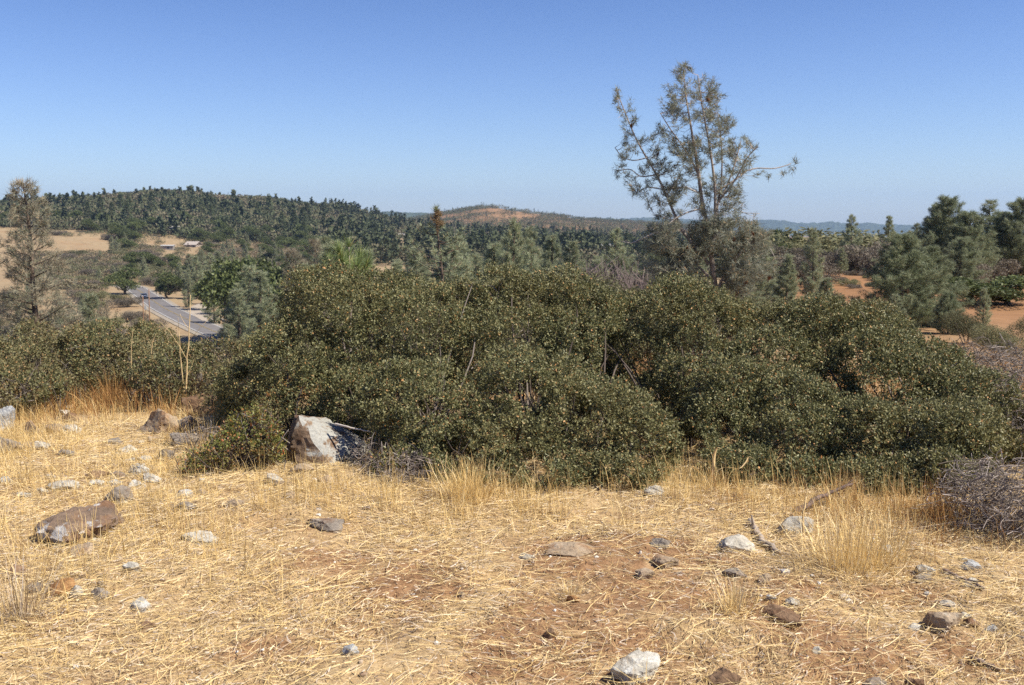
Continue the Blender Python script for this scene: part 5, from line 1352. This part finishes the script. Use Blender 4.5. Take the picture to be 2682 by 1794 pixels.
# band of upright gold grass along the foot of the thicket
def edge(px): return np.interp(px, [0, 60, 140, 210, 260, 300, 340, 400, 480, 600, 690, 760, 850, 930, 1024], [400, 398, 392, 398, 484, 482, 478, 492, 496, 494, 488, 500, 506, 516, 544])
def d_band(gx, gy, x, y):
    d = gy - edge(gx); return np.clip(np.where(d > -6, np.exp(-np.maximum(d, 0) / 20), 0) * (.55 + .7 * vn(x / .35, y / .35, 0, 81)), 0, 1)
x, y = pick_px(4200, (200, 960), (455, 540), d_band)
clump_grass('standing_grass', 'upright golden grass along the foot of the thicket', x, y, rng.uniform(.08, .27, len(x)), 11, M['stand'], .28)
def d_left(gx, gy, x, y):
    return np.clip((.34 + .6 * vn(x / .5, y / .5, 0, 83)) * np.clip((330 - gx) / 150, 0, 1) * np.clip((gy - edge(gx) + 12) / 14, 0, 1) * np.clip((690 - gy) / 180, 0.1, 1), 0, 1)
x, y = pick_px(5200, (-20, 330), (380, 690), d_left)
clump_grass('standing_grass', 'thin upright straw among the rocks on the left', x, y, rng.uniform(.07, .26, len(x)), 7, M['stand'], .45)
x, y = pick_px(900, (-20, 300), (380, 450), lambda gx, gy, x, y: np.clip(.2 + .6 * vn(x / .4, y / .4, 0, 88), 0, 1) * np.clip((gy - edge(gx) + 22) / 12, 0, 1))
clump_grass('standing_grass', 'rusty dry grass between the left scrub and the rocks', x, y, rng.uniform(.08, .26, len(x)), 8, M['rust'], .4, (.002, .004))
x, y = pick_px(1500, (700, 1040), (470, 620), lambda gx, gy, x, y: np.clip(np.exp(-np.maximum(0, gy - edge(gx) - 6) / 22) * (gy > edge(gx) - 12) * (.6 + .5 * vn(x / .3, y / .3, 0, 84)) * np.clip((gx - 700) / 120, 0, 1), 0, 1))
clump_grass('standing_grass', 'rusty brown grass along the right scrub and dead brush', x, y, rng.uniform(.10, .26, len(x)), 11, M['rust'], .4)
x, y = pick_px(900, (330, 1040), (500, 690), lambda gx, gy, x, y: np.clip(.35 + .6 * vn(x / .5, y / .5, 0, 86), 0, 1) * (1 - bare(x, y)))
clump_grass('standing_grass', 'scattered short dry stubble over the clearing', x, y, rng.uniform(.04, .16, len(x)), 5, M['straw'], .7)
# golden grass cover beyond the rim
x = rng.uniform(-.62, .62, 5200); y = np.exp(rng.uniform(math.log(9), math.log(26), 5200)); x = x * y
clump_grass('slope_grass', 'dry grass covering the slope behind the scrub', x, y, rng.uniform(.15, .4, len(x)), 6, M['rust'], .5, (.004, .008), .12)


def tuft(px, py, h, n, spread, m, label, lean=.45):
    g = gpix(px, py); x = g[0] + rng.normal(0, spread, n); y = g[1] + rng.normal(0, spread, n); z = ground(x, y) - .005
    a = np.arctan2(y - g[1], x - g[0]) + rng.normal(0, .5, n); r = np.hypot(x - g[0], y - g[1]) / spread
    V, Q = blades(np.stack([x, y, z], 1) - g, a, np.clip(r * lean * .6, 0, 1.2), rng.normal(.15, .2, n), h * rng.uniform(.5, 1.1, n), rng.uniform(.002, .0036, n), rng)
    tag(obj('grass_tuft', mesh('grass_tuft', V, [Q], m), None, g), label, 'grass tuft')


tuft(848, 572, .30, 330, .10, M['straw'], 'biggest upright straw tuft, right of the cracked white rock')
tuft(880, 566, .26, 220, .10, M['stand'], 'golden tuft leaning right out of the biggest straw tuft')
tuft(733, 614, .16, 150, .03, M['straw'], 'small spiky straw tuft alone on the bare soil')
tuft(113, 408, .42, 260, .06, M['rust'], 'feathery rusty tuft above the row of pale rocks')
tuft(945, 520, .22, 420, .12, M['rust'], 'rust brown tuft at the foot of the grey dead brush')
tuft(570, 597, .08, 60, .025, M['straw'], 'tiny flattened tuft above the red brown chip')
tuft(470, 500, .26, 320, .07, M['stand'], 'golden tuft at the foot of the left thicket, below its middle')
tuft(20, 620, .30, 160, .05, M['litter'], 'grey brown weedy tuft at the lower left edge')

# gravel
V0, T0 = ico(1)
n = 7600; x, y = sample_ground(n, 2.6, 8.5)
k = rng.random(n) < np.clip(.45 + .45 * bare(x, y) + .3 * vn(x / .5, y / .5, 0, 93), 0, 1); x, y = x[k], y[k]; n = len(x)
s = np.clip(rng.lognormal(math.log(.0065), .55, n), .003, .028)
Pv = V0[None] * (s[:, None, None] * rng.uniform(.6, 1.2, (n, 1, 3)) * [1, 1, .65]) * rng.uniform(.75, 1.2, (n, len(V0), 1))
Pv = Pv + np.stack([x, y, ground(x, y) + s * .25], 1)[:, None]
TT = (T0[None] + (np.arange(n) * len(V0))[:, None, None]).reshape(-1, 3)
gmt = leaf_mat('pebble', [(0, (.20, .13, .085)), (.4, (.34, .25, .17)), (.7, (.46, .40, .33)), (1, (.70, .68, .64))], 0, .9, .2, 0)
tag(obj('gravel', mesh('gravel', Pv.reshape(-1, 3), [TT], gmt)), 'small stones and clods strewn over the clearing', 'gravel', kind='stuff')
